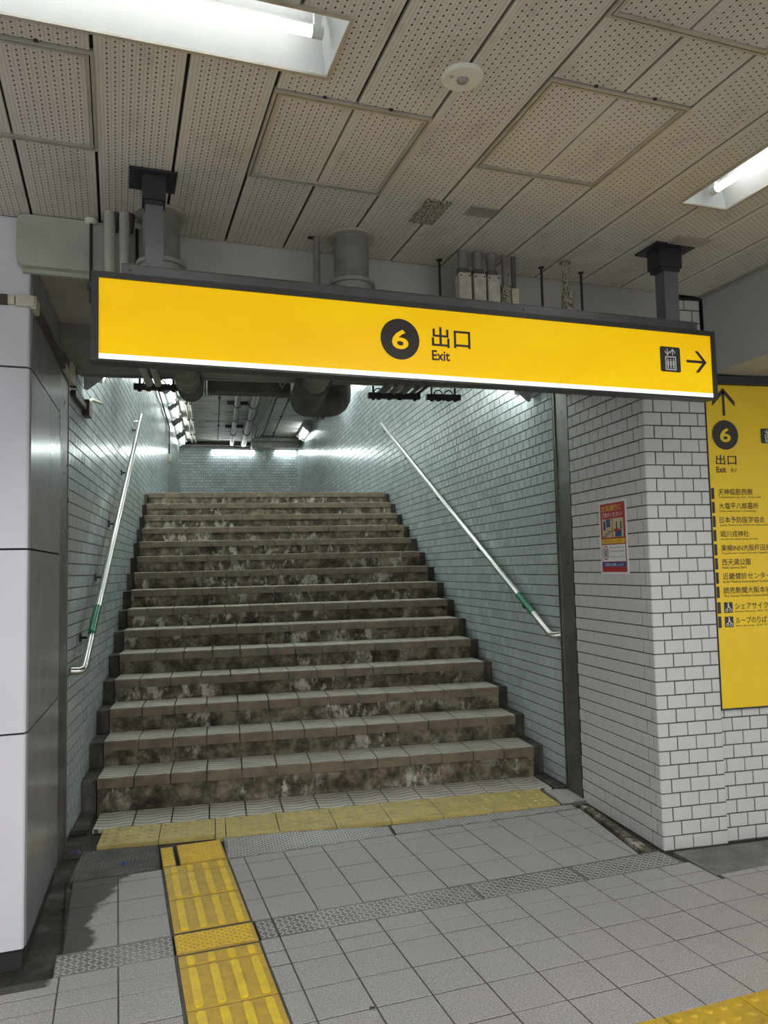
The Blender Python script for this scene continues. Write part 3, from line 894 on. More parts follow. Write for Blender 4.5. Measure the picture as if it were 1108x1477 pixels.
# ---- concourse side: pillar and closing walls
pcor = (-0.676, 3.115)
ce = MB(); ce.prism([c2s(-0.690, 3.13), c2s(-0.744, 4.0), c2s(-0.98, 4.0), (-4.0, 3.75), (-4.0, 3.19)], -0.02, 2.80)
pil = struct('wall_pillar', ce, 'dark_joint', 'pillar clad in large glossy lilac white panels left of the stairs', (0, 0, 0), 'S')
ZJ = [0.055, 0.828, 1.512, 2.208, 2.80]
for r in range(4):
    z0_, z1_ = ZJ[r] + 0.004, ZJ[r + 1] - 0.004
    for k in range(4):
        u1_ = -0.318 - k * 0.9; u0_ = u1_ - 0.9 + 0.006
        mb = MB()
        if k == 0:
            # bullnosed right edge
            prof = [(u0_, 3.19), (u0_, 3.170)]
            for q in range(5):
                t = -math.pi / 2 + math.pi / 2 * q / 4; prof.append((u1_ - 0.012 + 0.012 * math.cos(t), 3.182 + 0.012 * math.sin(t)))
            prof.append((u1_, 3.19))
            mb.prism(prof, z0_, z1_)
        else: mb.box(u0_, u1_, 3.17, 3.19, z0_, z1_)
        obj('cladding_panel', mb.mesh('cladding_panel', 'pillar_panel'), pil)
# side face, panels given in corridor coordinates
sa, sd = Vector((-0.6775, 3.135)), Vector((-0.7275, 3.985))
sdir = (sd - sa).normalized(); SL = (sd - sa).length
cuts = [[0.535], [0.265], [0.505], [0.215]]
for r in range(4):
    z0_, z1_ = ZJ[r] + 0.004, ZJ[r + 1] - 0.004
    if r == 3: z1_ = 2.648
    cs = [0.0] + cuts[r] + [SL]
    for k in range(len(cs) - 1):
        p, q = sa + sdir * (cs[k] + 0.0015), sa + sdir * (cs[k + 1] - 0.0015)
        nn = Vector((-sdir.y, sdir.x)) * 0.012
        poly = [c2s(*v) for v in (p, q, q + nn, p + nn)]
        obj('side_panel', MB().prism(poly, z0_, z1_).mesh('side_panel', 'shaded_pillar_panel'), pil)
# ================================================================== STAIRS
st = Thing('staircase', 'wide dirty concrete staircase of fifteen steps with brown ribbed nosing tiles', 'staircase', (0.70, Y0, 0.0))
NZ = 0.060            # height of the nosing front
nose_cache = {}
def nosing_mesh(w, d, key):
    if key in nose_cache: return nose_cache[key]
    mb = MB(); h = w / 2
    c = 0.006
    # front apron (material 1) and ribbed top (material 0)
    mb.add([(-h, 0, -NZ), (h, 0, -NZ), (h, 0, -c), (-h, 0, -c), (-h, 0.014, -NZ), (h, 0.014, -NZ)], [(0, 1, 2, 3), (0, 4, 5, 1)], 1)
    mb.add([(-h, 0, -c), (h, 0, -c), (h, c, 0), (-h, c, 0), (-h, d, 0), (h, d, 0), (-h, 0, -NZ), (-h, d, -NZ), (h, 0, -NZ), (h, d, -NZ)],
           [(3, 2, 5, 4), (0, 3, 4, 7, 6), (1, 8, 9, 5, 2)], 0)
    mb.add([(-h, 0, -c), (h, 0, -c), (h, c, 0), (-h, c, 0)], [(0, 1, 2, 3)], 1)
    nose_cache[key] = mb.mesh('nosing_tile', ['nosing_top', 'nosing_front'])
    return nose_cache[key]
for k in range(N_STEP):
    xl = XS0 - 0.0027 * k; xr = XS1 - 0.0011 * k
    yk = Y0 + DY * k; zk = Z0 + DZ * k
    zb = zk - DZ if k else -0.02
    skew = -0.02
    def yy(x): return yk + skew * (x - xl)
    mb = MB()
    # riser body, slightly behind the nosing front
    mb.prism([(xl + 0.004, yy(xl) + 0.014), (xr - 0.004, yy(xr) + 0.014), (xr - 0.004, yk + DY + 0.05), (xl + 0.004, yk + DY + 0.05)], zb - 0.02, zk - NZ * 0.35)
    step = st.part('step', mb, 'riser_concrete')
    n = 13; w = (xr - xl) / n; jit = 0.0 if k < 3 else random.uniform(-0.06, 0.06)
    edges = [xl] + [xl + w * (i + 1) + (jit if 0 <= i < n - 1 else 0) for i in range(n - 1)] + [xr]
    for i in range(n):
        a, b = edges[i], edges[i + 1]
        wd = b - a - 0.008
        if wd < 0.03: continue
        cx = (a + b) / 2
        key = (round(wd, 3))
        o = obj('nosing_tile', nosing_mesh(round(wd, 3), DY - 0.010, key), step,
                (cx - st.off[0], yy(cx) - st.off[1] + random.uniform(-0.0015, 0.0015), zk - st.off[2] + random.uniform(-0.001, 0.001)), 0)
        o.rotation_euler = (0, 0, math.atan(skew))
    # stone side blocks, one each side
    for (a, b) in ((XL + 0.006, xl - 0.004), (xr + 0.004, XR - 0.01 - 0.011 * (k * DY) )):
        z1 = zk + 0.012 - 0.03 + 0.01
        dy = 0.03
        mb = MB(); mb.box(a, b, yk + dy, yk + DY + 0.06, zb - 0.05, zk - 0.012, 0, 0.006)
        st.part('side_block', mb, 'side_stone')
# low stone kerbs beside the ribbed tiles
for (a, b, n_) in ((XL + 0.006, XS0 - 0.004, 0), (2.095, 2.178, 1)):
    mb = MB(); mb.box(a, b, 4.60, 4.965, -0.02, 0.006 if n_ == 0 else 0.004, 0, 0.004)
    st.part('side_block', mb, 'side_stone')

# ================================================================== FIXED STEEL
# shutter guide rails on both sides of the stair mouth
t = Thing('shutter_guide_rail', 'tall worn stainless steel shutter guide rail beside the right tiled wall', 'guide rail', (2.19, 4.45, 0))
mb = MB(); mb.box(2.172, 2.205, 4.345, 4.556, 0, 2.572); t.part('cover_plate', mb, 'steel')
mb = MB(); mb.box(2.164, 2.174, 4.530, 4.545, 0, 2.572); mb.box(2.164, 2.174, 4.556, 4.566, 0, 2.572); t.part('guide_lip', mb, 'steel')
mb = MB(); mb.box(2.168, 2.176, 4.337, 4.345, 0, 2.572); mb.box(2.168, 2.2, 4.352, 4.358, 0, 2.572); t.part('edge_strip', mb, 'dark_steel')
t = Thing('shutter_guide_rail', 'tall narrow stainless steel shutter guide rail between the left pillar and the tiled wall', 'guide rail', (-0.75, 4.15, 0))
mb = MB(); mb.prism([(-0.731, 3.995), (-0.752, 4.322), (-0.81, 4.322), (-0.79, 3.995)], 0, 2.648); t.part('cover_plate', mb, 'steel')
mb = MB(); mb.box(-0.762, -0.748, 4.322, 4.334, 0, 2.572); t.part('guide_lip', mb, 'steel')

# handrails
def handrail(label, x, pts, wallx, brackets, tape, foot_dir, endx):
    t = Thing('handrail', label, 'handrail', (wallx, pts[0][0], pts[0][1]))
    d = Vector((0, pts[1][0] - pts[0][0], pts[1][1] - pts[0][1])).normalized()
    a = Vector((x, pts[0][0], pts[0][1])); b = Vector((x, pts[1][0], pts[1][1]))
    foot = Vector((x, foot_dir[0], foot_dir[1]))
    end = Vector((endx, foot_dir[0] - 0.02, foot_dir[1] + 0.005))
    path = fillet([b, foot, end], 0.045)
    mb = MB(); mb.tube(path, 0.0210, 20); t.part('rail', mb, 'chrome')
    mb = MB(); mb.tube([a + (b - a) * tape[0], a + (b - a) * tape[1]], 0.0220, 20); t.part('tape_sleeve', mb, 'green_tape', label='green tape wrapped round the rail')
    mb = MB(); mb.cyl(b, b + d * 0.012, 0.020, 16)
    mb.tube(fillet([b - d * 0.05, b - d * 0.05 + Vector((0, 0, -0.04)), Vector((wallx, b.y - 0.05, b.z - 0.07))], 0.02), 0.010, 8); t.part('end_cap', mb, 'chrome')
    for (y, z) in brackets:
        mb = MB()
        p = Vector((x, y, z - 0.016)); q = Vector((x, y, z - 0.055)); r = Vector((wallx + (0.004 if wallx > x else -0.004) * 0, y, z - 0.055))
        mb.tube(fillet([p, q, r], 0.02), 0.0075, 8)
        e = Vector((wallx - 0.008 if wallx > x else wallx + 0.008, y, z - 0.055))
        mb.cyl(e, r, 0.026, 12); t.part('bracket', mb, 'black_iron', label='black wall bracket')
    return t
def rail_z(y, p, q): return p[1] + (y - p[0]) * (q[1] - p[1]) / (q[0] - p[0])
pL, qL = (4.717, 1.007), (8.072, 3.015)
handrail('chrome handrail with a green taped foot along the left tiled wall', -0.70, (pL, qL), -0.77,
         [(y, rail_z(y, pL, qL)) for y in (4.86, 5.45, 6.12, 6.95, 7.85)], (0.03, 0.10), (4.535, 0.880), -0.765)
pR, qR = (4.870, 1.077), (9.453, 3.243)
handrail('chrome handrail with a green taped foot along the right tiled wall', 2.12, (pR, qR), 2.18,
         [(y, rail_z(y, pR, qR)) for y in (5.05, 5.95, 7.05, 8.25, 9.30)], (0.0, 0.055), (4.60, 0.950), 2.175)

# ================================================================== HANGING SIGN
sg = Thing('exit_sign', 'long backlit yellow exit sign hanging in front of the stairs', 'sign', (1.2, 2.71, 2.112), 'S')
SU0, SU1, SW, SZ0, SZ1 = -0.083, 2.492, 2.640, 2.112, 2.416
mb = MB()
mb.box(SU0, SU1, SW + 0.02, 2.722, SZ0 + 0.004, SZ1)
sg.part('cabinet', mb, 'sign_metal')
mb = MB()
mb.box(SU0, -0.059, SW, SW + 0.022, SZ0, SZ1); mb.box(2.470, SU1, SW, SW + 0.022, SZ0, SZ1)
mb.box(-0.059, 2.470, SW, SW + 0.022, 2.395, SZ1); mb.box(-0.059, 2.470, SW, SW + 0.022, SZ0, 2.1195)
sg.part('frame', mb, 'sign_metal')
mb = MB(); mb.box(-0.059, 2.470, SW + 0.006, SW + 0.016, 2.1385, 2.395); face = sg.part('sign_face', mb, 'sign_face', label='glowing yellow face')
mb = MB(); mb.box(-0.059, 2.470, SW + 0.005, SW + 0.016, 2.1195, 2.1385); sg.part('light_band', mb, 'sign_white', label='glowing white band along the bottom')
mb = MB(); mb.box(0.012, 2.414, SW + 0.018, SW + 0.026, 2.416, 2.455)
mb.box(0.012, 2.414, SW + 0.018, SW + 0.12, 2.452, 2.457)
for q in (0.04, 0.8, 1.55, 2.385): mb.cyl((q, SW + 0.012, 2.437), (q, SW + 0.02, 2.437), 0.0045, 8)
sg.part('top_channel', mb, 'sign_metal_light')

def post(u0, u1, uw0, uw1, pu0, pu1):
    w0, w1 = 2.68, 2.74
    mb = MB(); mb.prism(rect(u0, u1, w0, w1), 2.455, 2.725); sg.part('post', mb, 'grey_post')
    mb = MB(); mb.prism(rect(uw0, uw1, w0 - 0.012, w1 + 0.012), 2.700, 2.790)
    mb.prism(rect(uw0 + 0.008, uw1 - 0.008, w0 - 0.006, w1 + 0.006), 2.685, 2.702); sg.part('post_sleeve', mb, 'dark_steel')
    mb = MB(); mb.box(pu0, pu1, 2.640, 2.790, 2.786, ZC - 0.001); sg.part('ceiling_plate', mb, 'dark_steel')
post(0.090, 0.150, 0.080, 0.158, 0.037, 0.196)
post(2.268, 2.342, 2.240, 2.358, 2.205, 2.410)
mb = MB(); mb.box(2.26, 2.43, 2.56, 2.636, 2.787, ZC - 0.0005)
single('cover_plate', mb, 'hatch_metal', 'small pale cover plate on the ceiling beside the right sign post', 'cover plate', (2.34, 2.60, 2.788), 'S')

# ---- lettering
def text_mb(body, size, bold=0.0, sx=1.0):
    cu = bpy.data.curves.new('lettering', 'FONT'); cu.body = body; cu.size = size
    cu.offset = bold; cu.resolution_u = 3
    o = bpy.data.objects.new('tmp', cu); COL.objects.link(o)
    dg = bpy.context.evaluated_depsgraph_get()
    me = bpy.data.meshes.new_from_object(o.evaluated_get(dg))
    vs = [v.co.copy() for v in me.vertices]; fs = [list(p.vertices) for p in me.polygons]
    bpy.data.objects.remove(o); bpy.data.meshes.remove(me); bpy.data.curves.remove(cu)
    return vs, fs
def lettering(thing, body, x0, x1, z0, z1, y, mat, name='lettering', bold=0.0, parent=None, fx='x', label=None, keep_aspect=False):
    """flat printed words fitted into the box x0..x1, z0..z1 on the plane y (facing -y); fx='y-' for a face looking towards -x"""
    vs, fs = text_mb(body, 1.0, bold)
    if not vs: return None
    a0, a1 = min(v.x for v in vs), max(v.x for v in vs); b0, b1 = min(v.y for v in vs), max(v.y for v in vs)
    mb = MB(); pts = []
    for v in vs:
        p = x0 + (v.x - a0) / (a1 - a0) * (x1 - x0); q = z0 + (v.y - b0) / max(1e-6, b1 - b0) * (z1 - z0)
        pts.append((p, y, q) if fx == 'x' else (y, p, q))
    mb.add(pts, fs)
    return thing.part(name, mb, mat, parent=parent, label=label)
def disc(mb, cx, cz, r, y, n=40, fx='x'):
    v = [(cx + r * math.cos(2 * math.pi * k / n), y, cz + r * math.sin(2 * math.pi * k / n)) for k in range(n)]
    mb.add(v, [tuple(range(n))])
def flat(mb, pts, y): mb.add([(p[0], y, p[1]) for p in pts], [tuple(range(len(pts)))])
yF = SW + 0.0045
mb = MB(); disc(mb, 1.0065, 2.268, 0.0785, yF); sg.part('number_disc', mb, 'ink', face, label='dark round disc')
lettering(sg, '6', 0.973, 1.040, 2.229, 2.305, yF - 0.0008, 'sign_face', bold=0.022, parent=face, label='yellow number 6')
lettering(sg, '出口', 1.136, 1.299, 2.248, 2.328, yF, 'ink', bold=0.014, parent=face)
lettering(sg, 'Exit', 1.135, 1.210, 2.196, 2.236, yF, 'ink', bold=0.024, parent=face)
def lift_icon(thing, u0, u1, z0, z1, y, parent):
    mb = MB(); r = 0.006
    flat(mb, [(u0 + r, z0), (u1 - r, z0), (u1, z0 + r), (u1, z1 - r), (u1 - r, z1), (u0 + r, z1), (u0, z1 - r), (u0, z0 + r)], y)
    thing.part('lift_symbol', mb, 'ink', parent, label='black lift symbol with white figures and arrows')
    W_, H_ = u1 - u0, z1 - z0
    X = lambda a: u0 + a * W_; Zz = lambda b: z0 + b * H_
    mb = MB(); y2 = y - 0.0006
    def bar(a0, a1, b0, b1): flat(mb, [(X(a0), Zz(b0)), (X(a1), Zz(b0)), (X(a1), Zz(b1)), (X(a0), Zz(b1))], y2)
    bar(0.24, 0.29, 0.07, 0.62); bar(0.73, 0.78, 0.07, 0.62); bar(0.24, 0.78, 0.07, 0.12); bar(0.24, 0.78, 0.57, 0.62)
    for c in (0.37, 0.51, 0.65):
        bar(c - 0.035, c + 0.035, 0.15, 0.42)
        bar(c - 0.05, c + 0.05, 0.26, 0.44)
        n = 10; rr = 0.035 * W_
        mb.add([(X(c) + rr * math.cos(2 * math.pi * k / n), y2, Zz(0.49) + rr * math.sin(2 * math.pi * k / n)) for k in range(n)], [tuple(range(n))])
    for (c, sgn) in ((0.36, -1), (0.62, 1)):
        bar(c - 0.022, c + 0.022, 0.66, 0.92)
        tip = 0.94 if sgn > 0 else 0.64; bk_ = tip - sgn * 0.15
        for dx in (-0.13, 0.13):
            flat(mb, [(X(c), Zz(tip)), (X(c + dx), Zz(bk_)), (X(c + dx), Zz(bk_ - sgn * 0.06)), (X(c), Zz(tip - sgn * 0.07))], y2)
    thing.part('lift_symbol_figures', mb, 'paper_white', parent, label='white figures and arrows')
lift_icon(sg, 2.196, 2.302, 2.221, 2.331, yF, face)
def arrow(thing, pts_lists, y, parent):
    mb = MB()
    for p in pts_lists: flat(mb, p, y)
    thing.part('arrow', mb, 'ink', parent, label='dark arrow')
cz = 2.2745
arrow(sg, [[(2.334, cz - 0.006), (2.43, cz - 0.006), (2.43, cz + 0.006), (2.334, cz + 0.006)],
           [(2.443, cz), (2.398, cz + 0.048), (2.380, cz + 0.048), (2.424, cz)], [(2.443, cz), (2.424, cz), (2.380, cz - 0.048), (2.398, cz - 0.048)]], yF, face)

# ================================================================== YELLOW DIRECTION BOARD
BY = 3.500
bd = Thing('direction_board', 'tall yellow direction board listing places for exit 6 on the tiled wall', 'sign', (3.1, BY, 0.648))
mb = MB(); mb.box(2.535, 3.70, BY, BY + 0.022, 0.650, 2.333); brd = bd.part('panel', mb, 'board_yellow')
mb = MB(); mb.box(2.528, 2.536, BY - 0.002, BY + 0.024, 0.645, 2.335); mb.box(2.528, 3.71, BY - 0.002, BY + 0.024, 0.643, 0.651); bd.part('frame', mb, 'dark_steel')
yb = BY - 0.0015
ac = 2.641
arrow(bd, [[(ac - 0.0075, 2.168), (ac + 0.0075, 2.168), (ac + 0.0075, 2.30), (ac - 0.0075, 2.30)],
           [(ac, 2.318), (ac, 2.290), (ac - 0.068, 2.218), (ac - 0.068, 2.246)], [(ac, 2.318), (ac + 0.068, 2.246), (ac + 0.068, 2.218), (ac, 2.290)]], yb, brd)
mb = MB(); disc(mb, 2.641, 2.066, 0.0785, yb); bd.part('number_disc', mb, 'ink', brd, label='dark round disc')
lettering(bd, '6', 2.609, 2.674, 2.027, 2.103, yb - 0.0008, 'board_yellow', bold=0.022, parent=brd)
lettering(bd, '出口', 2.577, 2.700, 1.907, 1.960, yb, 'ink', bold=0.014, parent=brd)
lettering(bd, 'Exit', 2.577, 2.635, 1.866, 1.897, yb, 'ink', bold=0.024, parent=brd)
lettering(bd, '출구', 2.662, 2.700, 1.868, 1.890, yb, 'ink', bold=0.0, parent=brd)
lift_icon(bd, 2.857, 2.966, 2.024, 2.104, yb, brd)
rows = [('天神橋筋西側', 'Tenjimbashi-suji Ave. West Side', 0.204, 0.255), ('大塩平八郎墓所', 'Oshio Heihachiro Cemetery', 0.238, 0.222), ('日本予防医学協会', 'Japan Preventive Medicine Association', 0.272, 0.305),
        ('堀川戎神社', 'Horikawa Ebisu Jinja Shrine', 0.170, 0.222), ('東横INN大阪梅田東', 'Toyoko Inn Osaka Umeda Higashi', 0.300, 0.275), ('西天満公園', 'Nishi tenma Park', 0.170, 0.145),
        ('近畿健診センター', 'Kinki Medical Examination Center', 0.290, 0.275), ('読売新聞大阪本社', 'The Yomiuri Shimbun Osaka Head Office', 0.285, 0.315)]
for i, (jp, en, lj, le) in enumerate(rows):
    zt = 1.781 - i * 0.0733
    lettering(bd, jp, 2.580, 2.580 + lj, zt - 0.034, zt, yb, 'ink', bold=0.006, parent=brd)
    lettering(bd, en, 2.581, 2.581 + le, zt - 0.052, zt - 0.039, yb, 'ink', parent=brd)
    mb = MB(); flat(mb, [(2.539, zt - 0.054), (2.556, zt - 0.054), (2.556, zt + 0.004), (2.539, zt + 0.004)], yb); bd.part('route_mark', mb, 'ink', brd)
for i, (jp, en, lj) in enumerate([('シェアサイクル', 'Bicycle Sharing  공유 자전거', 0.235), ('ループのりば LUUP', 'Bike Sharing  공유 자전거', 0.270)]):
    zt = 1.190 - i * 0.0735
    lettering(bd, jp, 2.642, 2.642 + lj, zt - 0.038, zt - 0.004, yb, 'ink', bold=0.006, parent=brd)
    lettering(bd, en, 2.642, 2.642 + 0.225, zt - 0.056, zt - 0.043, yb, 'ink', parent=brd)
    mb = MB(); flat(mb, [(2.578, zt - 0.054), (2.628, zt - 0.054), (2.628, zt), (2.578, zt)], yb); ic = bd.part('cycle_symbol', mb, 'ink', brd)
    mb = MB(); y2 = yb - 0.0008
    for cx in (2.592, 2.615):
        n = 14; R, r_ = 0.0085, 0.0060; zc = zt - 0.041
        v = [(cx + R * math.cos(2 * math.pi * k / n), y2, zc + R * math.sin(2 * math.pi * k / n)) for k in range(n)] + [(cx + r_ * math.cos(2 * math.pi * k / n), y2, zc + r_ * math.sin(2 * math.pi * k / n)) for k in range(n)]
        mb.add(v, [(k, (k + 1) % n, n + (k + 1) % n, n + k) for k in range(n)])
    flat(mb, [(2.590, zt - 0.041), (2.594, zt - 0.041), (2.606, zt - 0.020), (2.602, zt - 0.020)], y2)
    flat(mb, [(2.601, zt - 0.024), (2.612, zt - 0.024), (2.616, zt - 0.041), (2.610, zt - 0.030)], y2)
    flat(mb, [(2.598, zt - 0.012), (2.606, zt - 0.012), (2.608, zt - 0.024), (2.600, zt - 0.024)], y2)
    n = 10; mb.add([(2.603 + 0.004 * math.cos(2 * math.pi * k / n), y2, zt - 0.007 + 0.004 * math.sin(2 * math.pi * k / n)) for k in range(n)], [tuple(range(n))])
    bd.part('cycle_symbol_figure', mb, 'paper_white', brd, label='white cyclist figure')
    mb = MB(); flat(mb, [(2.539, zt - 0.056), (2.558, zt - 0.056), (2.558, zt + 0.002), (2.539, zt + 0.002)], yb); bd.part('route_mark', mb, 'ink', brd)

# ================================================================== POSTER on the inner face of the pier (faces -x)
PXF = PX - 0.002
ps = Thing('poster', 'small red and white keep-left notice stuck on the side of the tiled pier', 'poster', (PXF, 3.835, 1.345))
def pq(ya, yb_, za, zb, d, mat, name, parent=None, label=None):
    mb = MB(); x = PXF - d
    mb.quad((x, ya, za), (x, ya, zb), (x, yb_, zb), (x, yb_, za))
    return ps.part(name, mb, mat, parent, label)
YA, YB2 = 3.985, 3.690       # far and near edge; reading direction runs from far to near
mb = MB(); mb.box(PXF - 0.0015, PXF + 0.001, YB2, YA, 1.345, 1.751); sheet = ps.part('sheet', mb, 'paper_white')
pq(YA - 0.015, YB2 + 0.015, 1.357, 1.738, 0.0020, 'poster_red', 'red_field', sheet)
pq(YA - 0.033, 3.835 + 0.010, 1.548, 1.652, 0.0026, 'poster_tan', 'left_picture', sheet)
pq(3.835 + 0.002, YB2 + 0.033, 1.548, 1.652, 0.0026, 'poster_tan', 'right_picture', sheet)
pq(3.905, 3.862, 1.605, 1.650, 0.0030, 'poster_blue', 'blue_panel', sheet)
pq(3.94, 3.915, 1.590, 1.640, 0.0030, 'poster_blue', 'blue_figure', sheet)
pq(3.810, 3.745, 1.550, 1.585, 0.0030, 'poster_blue', 'blue_carpet', sheet)
for (a_, b_) in ((3.80, 3.788), (3.755, 3.742)): pq(a_, b_, 1.585, 1.632, 0.0030, 'ink', 'dark_figure', sheet)
pq(3.825, 3.765, 1.580, 1.594, 0.0034, 'poster_red', 'red_caption', sheet)
for k in range(4): pq(3.95 - 0.02 * k, 3.90 - 0.02 * k, 1.553 + 0.009 * k, 1.557 + 0.009 * k, 0.0030, 'ink', 'stair_line', sheet)
pq(YA - 0.022, YB2 + 0.022, 1.514, 1.540, 0.0026, 'poster_yellow', 'yellow_band', sheet)
pq(YA - 0.022, YB2 + 0.022, 1.415, 1.508, 0.0026, 'paper_white', 'white_field', sheet)
pq(YA - 0.020, YB2 + 0.020, 1.385, 1.411, 0.0026, 'poster_blue', 'blue_band', sheet)
def ptext(body, ya, yb_, za, zb, mat, bold=0.0):
    vs, fs = text_mb(body, 1.0, bold)
    if not vs: return
    a0, a1 = min(v.x for v in vs), max(v.x for v in vs); b0, b1 = min(v.y for v in vs), max(v.y for v in vs)
    mb = MB(); mb.add([(PXF - 0.0034, ya + (v.x - a0) / (a1 - a0) * (yb_ - ya), za + (v.y - b0) / (b1 - b0) * (zb - za)) for v in vs], fs)
    ps.part('lettering', mb, mat, sheet)
ptext('左側通行に', 3.955, 3.735, 1.695, 1.727, 'poster_yellow', 0.012)
ptext('ご協力ください!', 3.95, 3.735, 1.662, 1.686, 'paper_white', 0.008)
ptext('立ち止まらないでください', 3.945, 3.735, 1.519, 1.535, 'poster_red', 0.006)
ptext('Please keep left so as', 3.880, 3.725, 1.486, 1.495, 'ink')
ptext('not to block the passage', 3.880, 3.725, 1.466, 1.475, 'ink')
ptext('Thank you for your help', 3.880, 3.725, 1.436, 1.445, 'ink')
ptext('ご理解をお願いします', 3.945, 3.735, 1.390, 1.405, 'paper_white', 0.006)
mb = MB(); n = 24; R, r_ = 0.040, 0.033; zc = 1.463; yc = 3.922
v = [(PXF - 0.0034, yc + R * 0.8 * math.cos(2 * math.pi * k / n), zc + R * math.sin(2 * math.pi * k / n)) for k in range(n)] + [(PXF - 0.0034, yc + r_ * 0.8 * math.cos(2 * math.pi * k / n), zc + r_ * math.sin(2 * math.pi * k / n)) for k in range(n)]
mb.add(v, [(k, (k + 1) % n, n + (k + 1) % n, n + k) for k in range(n)])
ps.part('prohibition_ring', mb, 'poster_red', sheet)
pq(yc + 0.014, yc + 0.004, 1.440, 1.486, 0.0032, 'ink', 'walking_figure', sheet); pq(yc - 0.004, yc - 0.014, 1.440, 1.486, 0.0032, 'ink', 'walking_figure', sheet)

# ================================================================== LIGHTS
def troffer(r, along, label, n, lamp='fill_tube'):
    u0, u1, w0, w1 = r
    t = Thing('ceiling_light', label, 'ceiling light', ((u0 + u1) / 2, (w0 + w1) / 2, ZC), 'S')
    zt = ZC + 0.105; e = 0.012
    mb = MB()
    mb.box(u0, u1, w0, w0 + e, ZC - 0.006, ZC + 0.012); mb.box(u0, u1, w1 - e, w1, ZC - 0.006, ZC + 0.012)
    mb.box(u0, u0 + e, w0 + e, w1 - e, ZC - 0.006, ZC + 0.012); mb.box(u1 - e, u1, w0 + e, w1 - e, ZC - 0.006, ZC + 0.012)
    t.part('trim_ring', mb, 'hatch_metal')
    a0, a1, b0, b1 = u0 + e, u1 - e, w0 + e, w1 - e; s = 0.055; sl = 0.03
    if along == 'u': c0, c1, d0, d1 = a0 + sl, a1 - sl, b0 + s, b1 - s
    else: c0, c1, d0, d1 = a0 + s, a1 - s, b0 + sl, b1 - sl
    mb = MB()
    lo = [(a0, b0, ZC), (a1, b0, ZC), (a1, b1, ZC), (a0, b1, ZC)]; hi = [(c0, d0, zt), (c1, d0, zt), (c1, d1, zt), (c0, d1, zt)]
    mb.add(lo + hi, [(0, 1, 5, 4), (1, 2, 6, 5), (2, 3, 7, 6), (3, 0, 4, 7), (4, 5, 6, 7)])
    t.part('reflector', mb, 'lamp_white')
    zz = ZC + 0.034
    if along == 'u':
        cw_ = (w0 + w1) / 2; pa, pb_ = Vector((a0 + 0.04, cw_, zz)), Vector((a1 - 0.04, cw_, zz)); ax = Vector((1, 0, 0))
    else:
        cu_ = (u0 + u1) / 2; pa, pb_ = Vector((cu_, b0 + 0.04, zz)), Vector((cu_, b1 - 0.04, zz)); ax = Vector((0, 1, 0))
    mb = MB(); mb.cyl(pa + ax * 0.028, pb_ - ax * 0.028, 0.0145, 12); t.part('tube', mb, lamp)
    for p, q in ((pa, pa + ax * 0.03), (pb_ - ax * 0.03, pb_)):
        mb = MB(); mb.cyl(p, q, 0.0165, 12)
        c = (p + q) / 2; mb.box(c.x - 0.009, c.x + 0.009, c.y - 0.009, c.y + 0.009, zz + 0.012, zt); t.part('lamp_holder', mb, 'lamp_white')
    for f_ in (0.33, 0.67):
        c = pa + (pb_ - pa) * f_; mb = MB(); mb.cyl((c.x, c.y, zt - 0.006), (c.x, c.y, zt), 0.006, 8); t.part('screw', mb, 'hatch_metal')
    return t
troffer(FIX1, 'u', 'recessed fluorescent ceiling light at the upper left, in front of the sign', 0, 'front_tube')
troffer(FIX2, 'w', 'recessed fluorescent ceiling light at the right, above the end of the sign', 1, 'front_tube')
for i, r in enumerate(EXTRA):
    troffer(r, 'u' if r[1] - r[0] > 0.5 else 'w', 'added recessed fluorescent ceiling light, unseen behind the viewer', 2)
for o in list(bpy.data.objects):
    if o.get('label') == 'added recessed fluorescent ceiling light, unseen behind the viewer': o['group'] = 'added ceiling lights behind the viewer'

def wall_lamp(side, y0_, z, label, L=1.15, group=None, slope=0.0, w=0.15, h=0.13, lamp='stair_tube'):
    """luminaire in the angle under the ceiling: end plates, sloped white body and a bare tube facing the stairs"""
    s = 1 if side == 'left' else -1
    f_ = lambda y: (XL + (XLB - XL) * (y - 4.335) / (YB - 4.335)) if side == 'left' else (XR + (XRB - XR) * (y - 4.56) / (YB - 4.56))
    x = f_(y0_ + L / 2) + s * 0.014
    t = Thing('stair_light', label, 'wall light', (x, y0_ + L / 2, z), 'C', group)
    def sh(mb):
        mb.v = [(p[0], p[1], p[2] + (p[1] - y0_) * slope) for p in mb.v]; return mb
    mb = MB(); mb.extrude([(x, z - h + 0.02), (x, z), (x + s * (w - 0.02), z)], 'y', y0_ + 0.006, y0_ + L - 0.006); t.part('body', sh(mb), 'lamp_grey' if lamp == 'row_tube' else 'lamp_white')
    for a in (y0_, y0_ + L - 0.006):
        mb = MB(); mb.extrude([(x, z - h), (x, z), (x + s * w, z), (x + s * (w + 0.012), z - 0.02), (x + s * 0.02, z - h - 0.01)], 'y', a, a + 0.006); t.part('end_plate', sh(mb), 'lamp_grey')
    mb = MB(); c = (x + s * (w * 0.5 + 0.022), z - h * 0.5 - 0.012)
    mb.cyl((c[0], y0_ + 0.05, c[1]), (c[0], y0_ + L - 0.05, c[1]), 0.018, 12); t.part('tube', sh(mb), lamp)
    for a in (y0_ + 0.02, y0_ + L - 0.05):
        mb = MB(); mb.box(c[0] - 0.014, c[0] + 0.014, a, a + 0.03, c[1] - 0.014, c[1] + 0.03); t.part('lamp_holder', sh(mb), 'lamp_white')
    return t
wall_lamp('right', 4.90, 2.665, 'triangular white wall light just behind the sign on the right wall', w=0.14, h=0.12, slope=0.504, lamp='mouth_tube')
wall_lamp('left', 4.90, 2.665, 'triangular white wall light just behind the sign on the left wall', w=0.14, h=0.12, slope=0.504, lamp='mouth_tube')
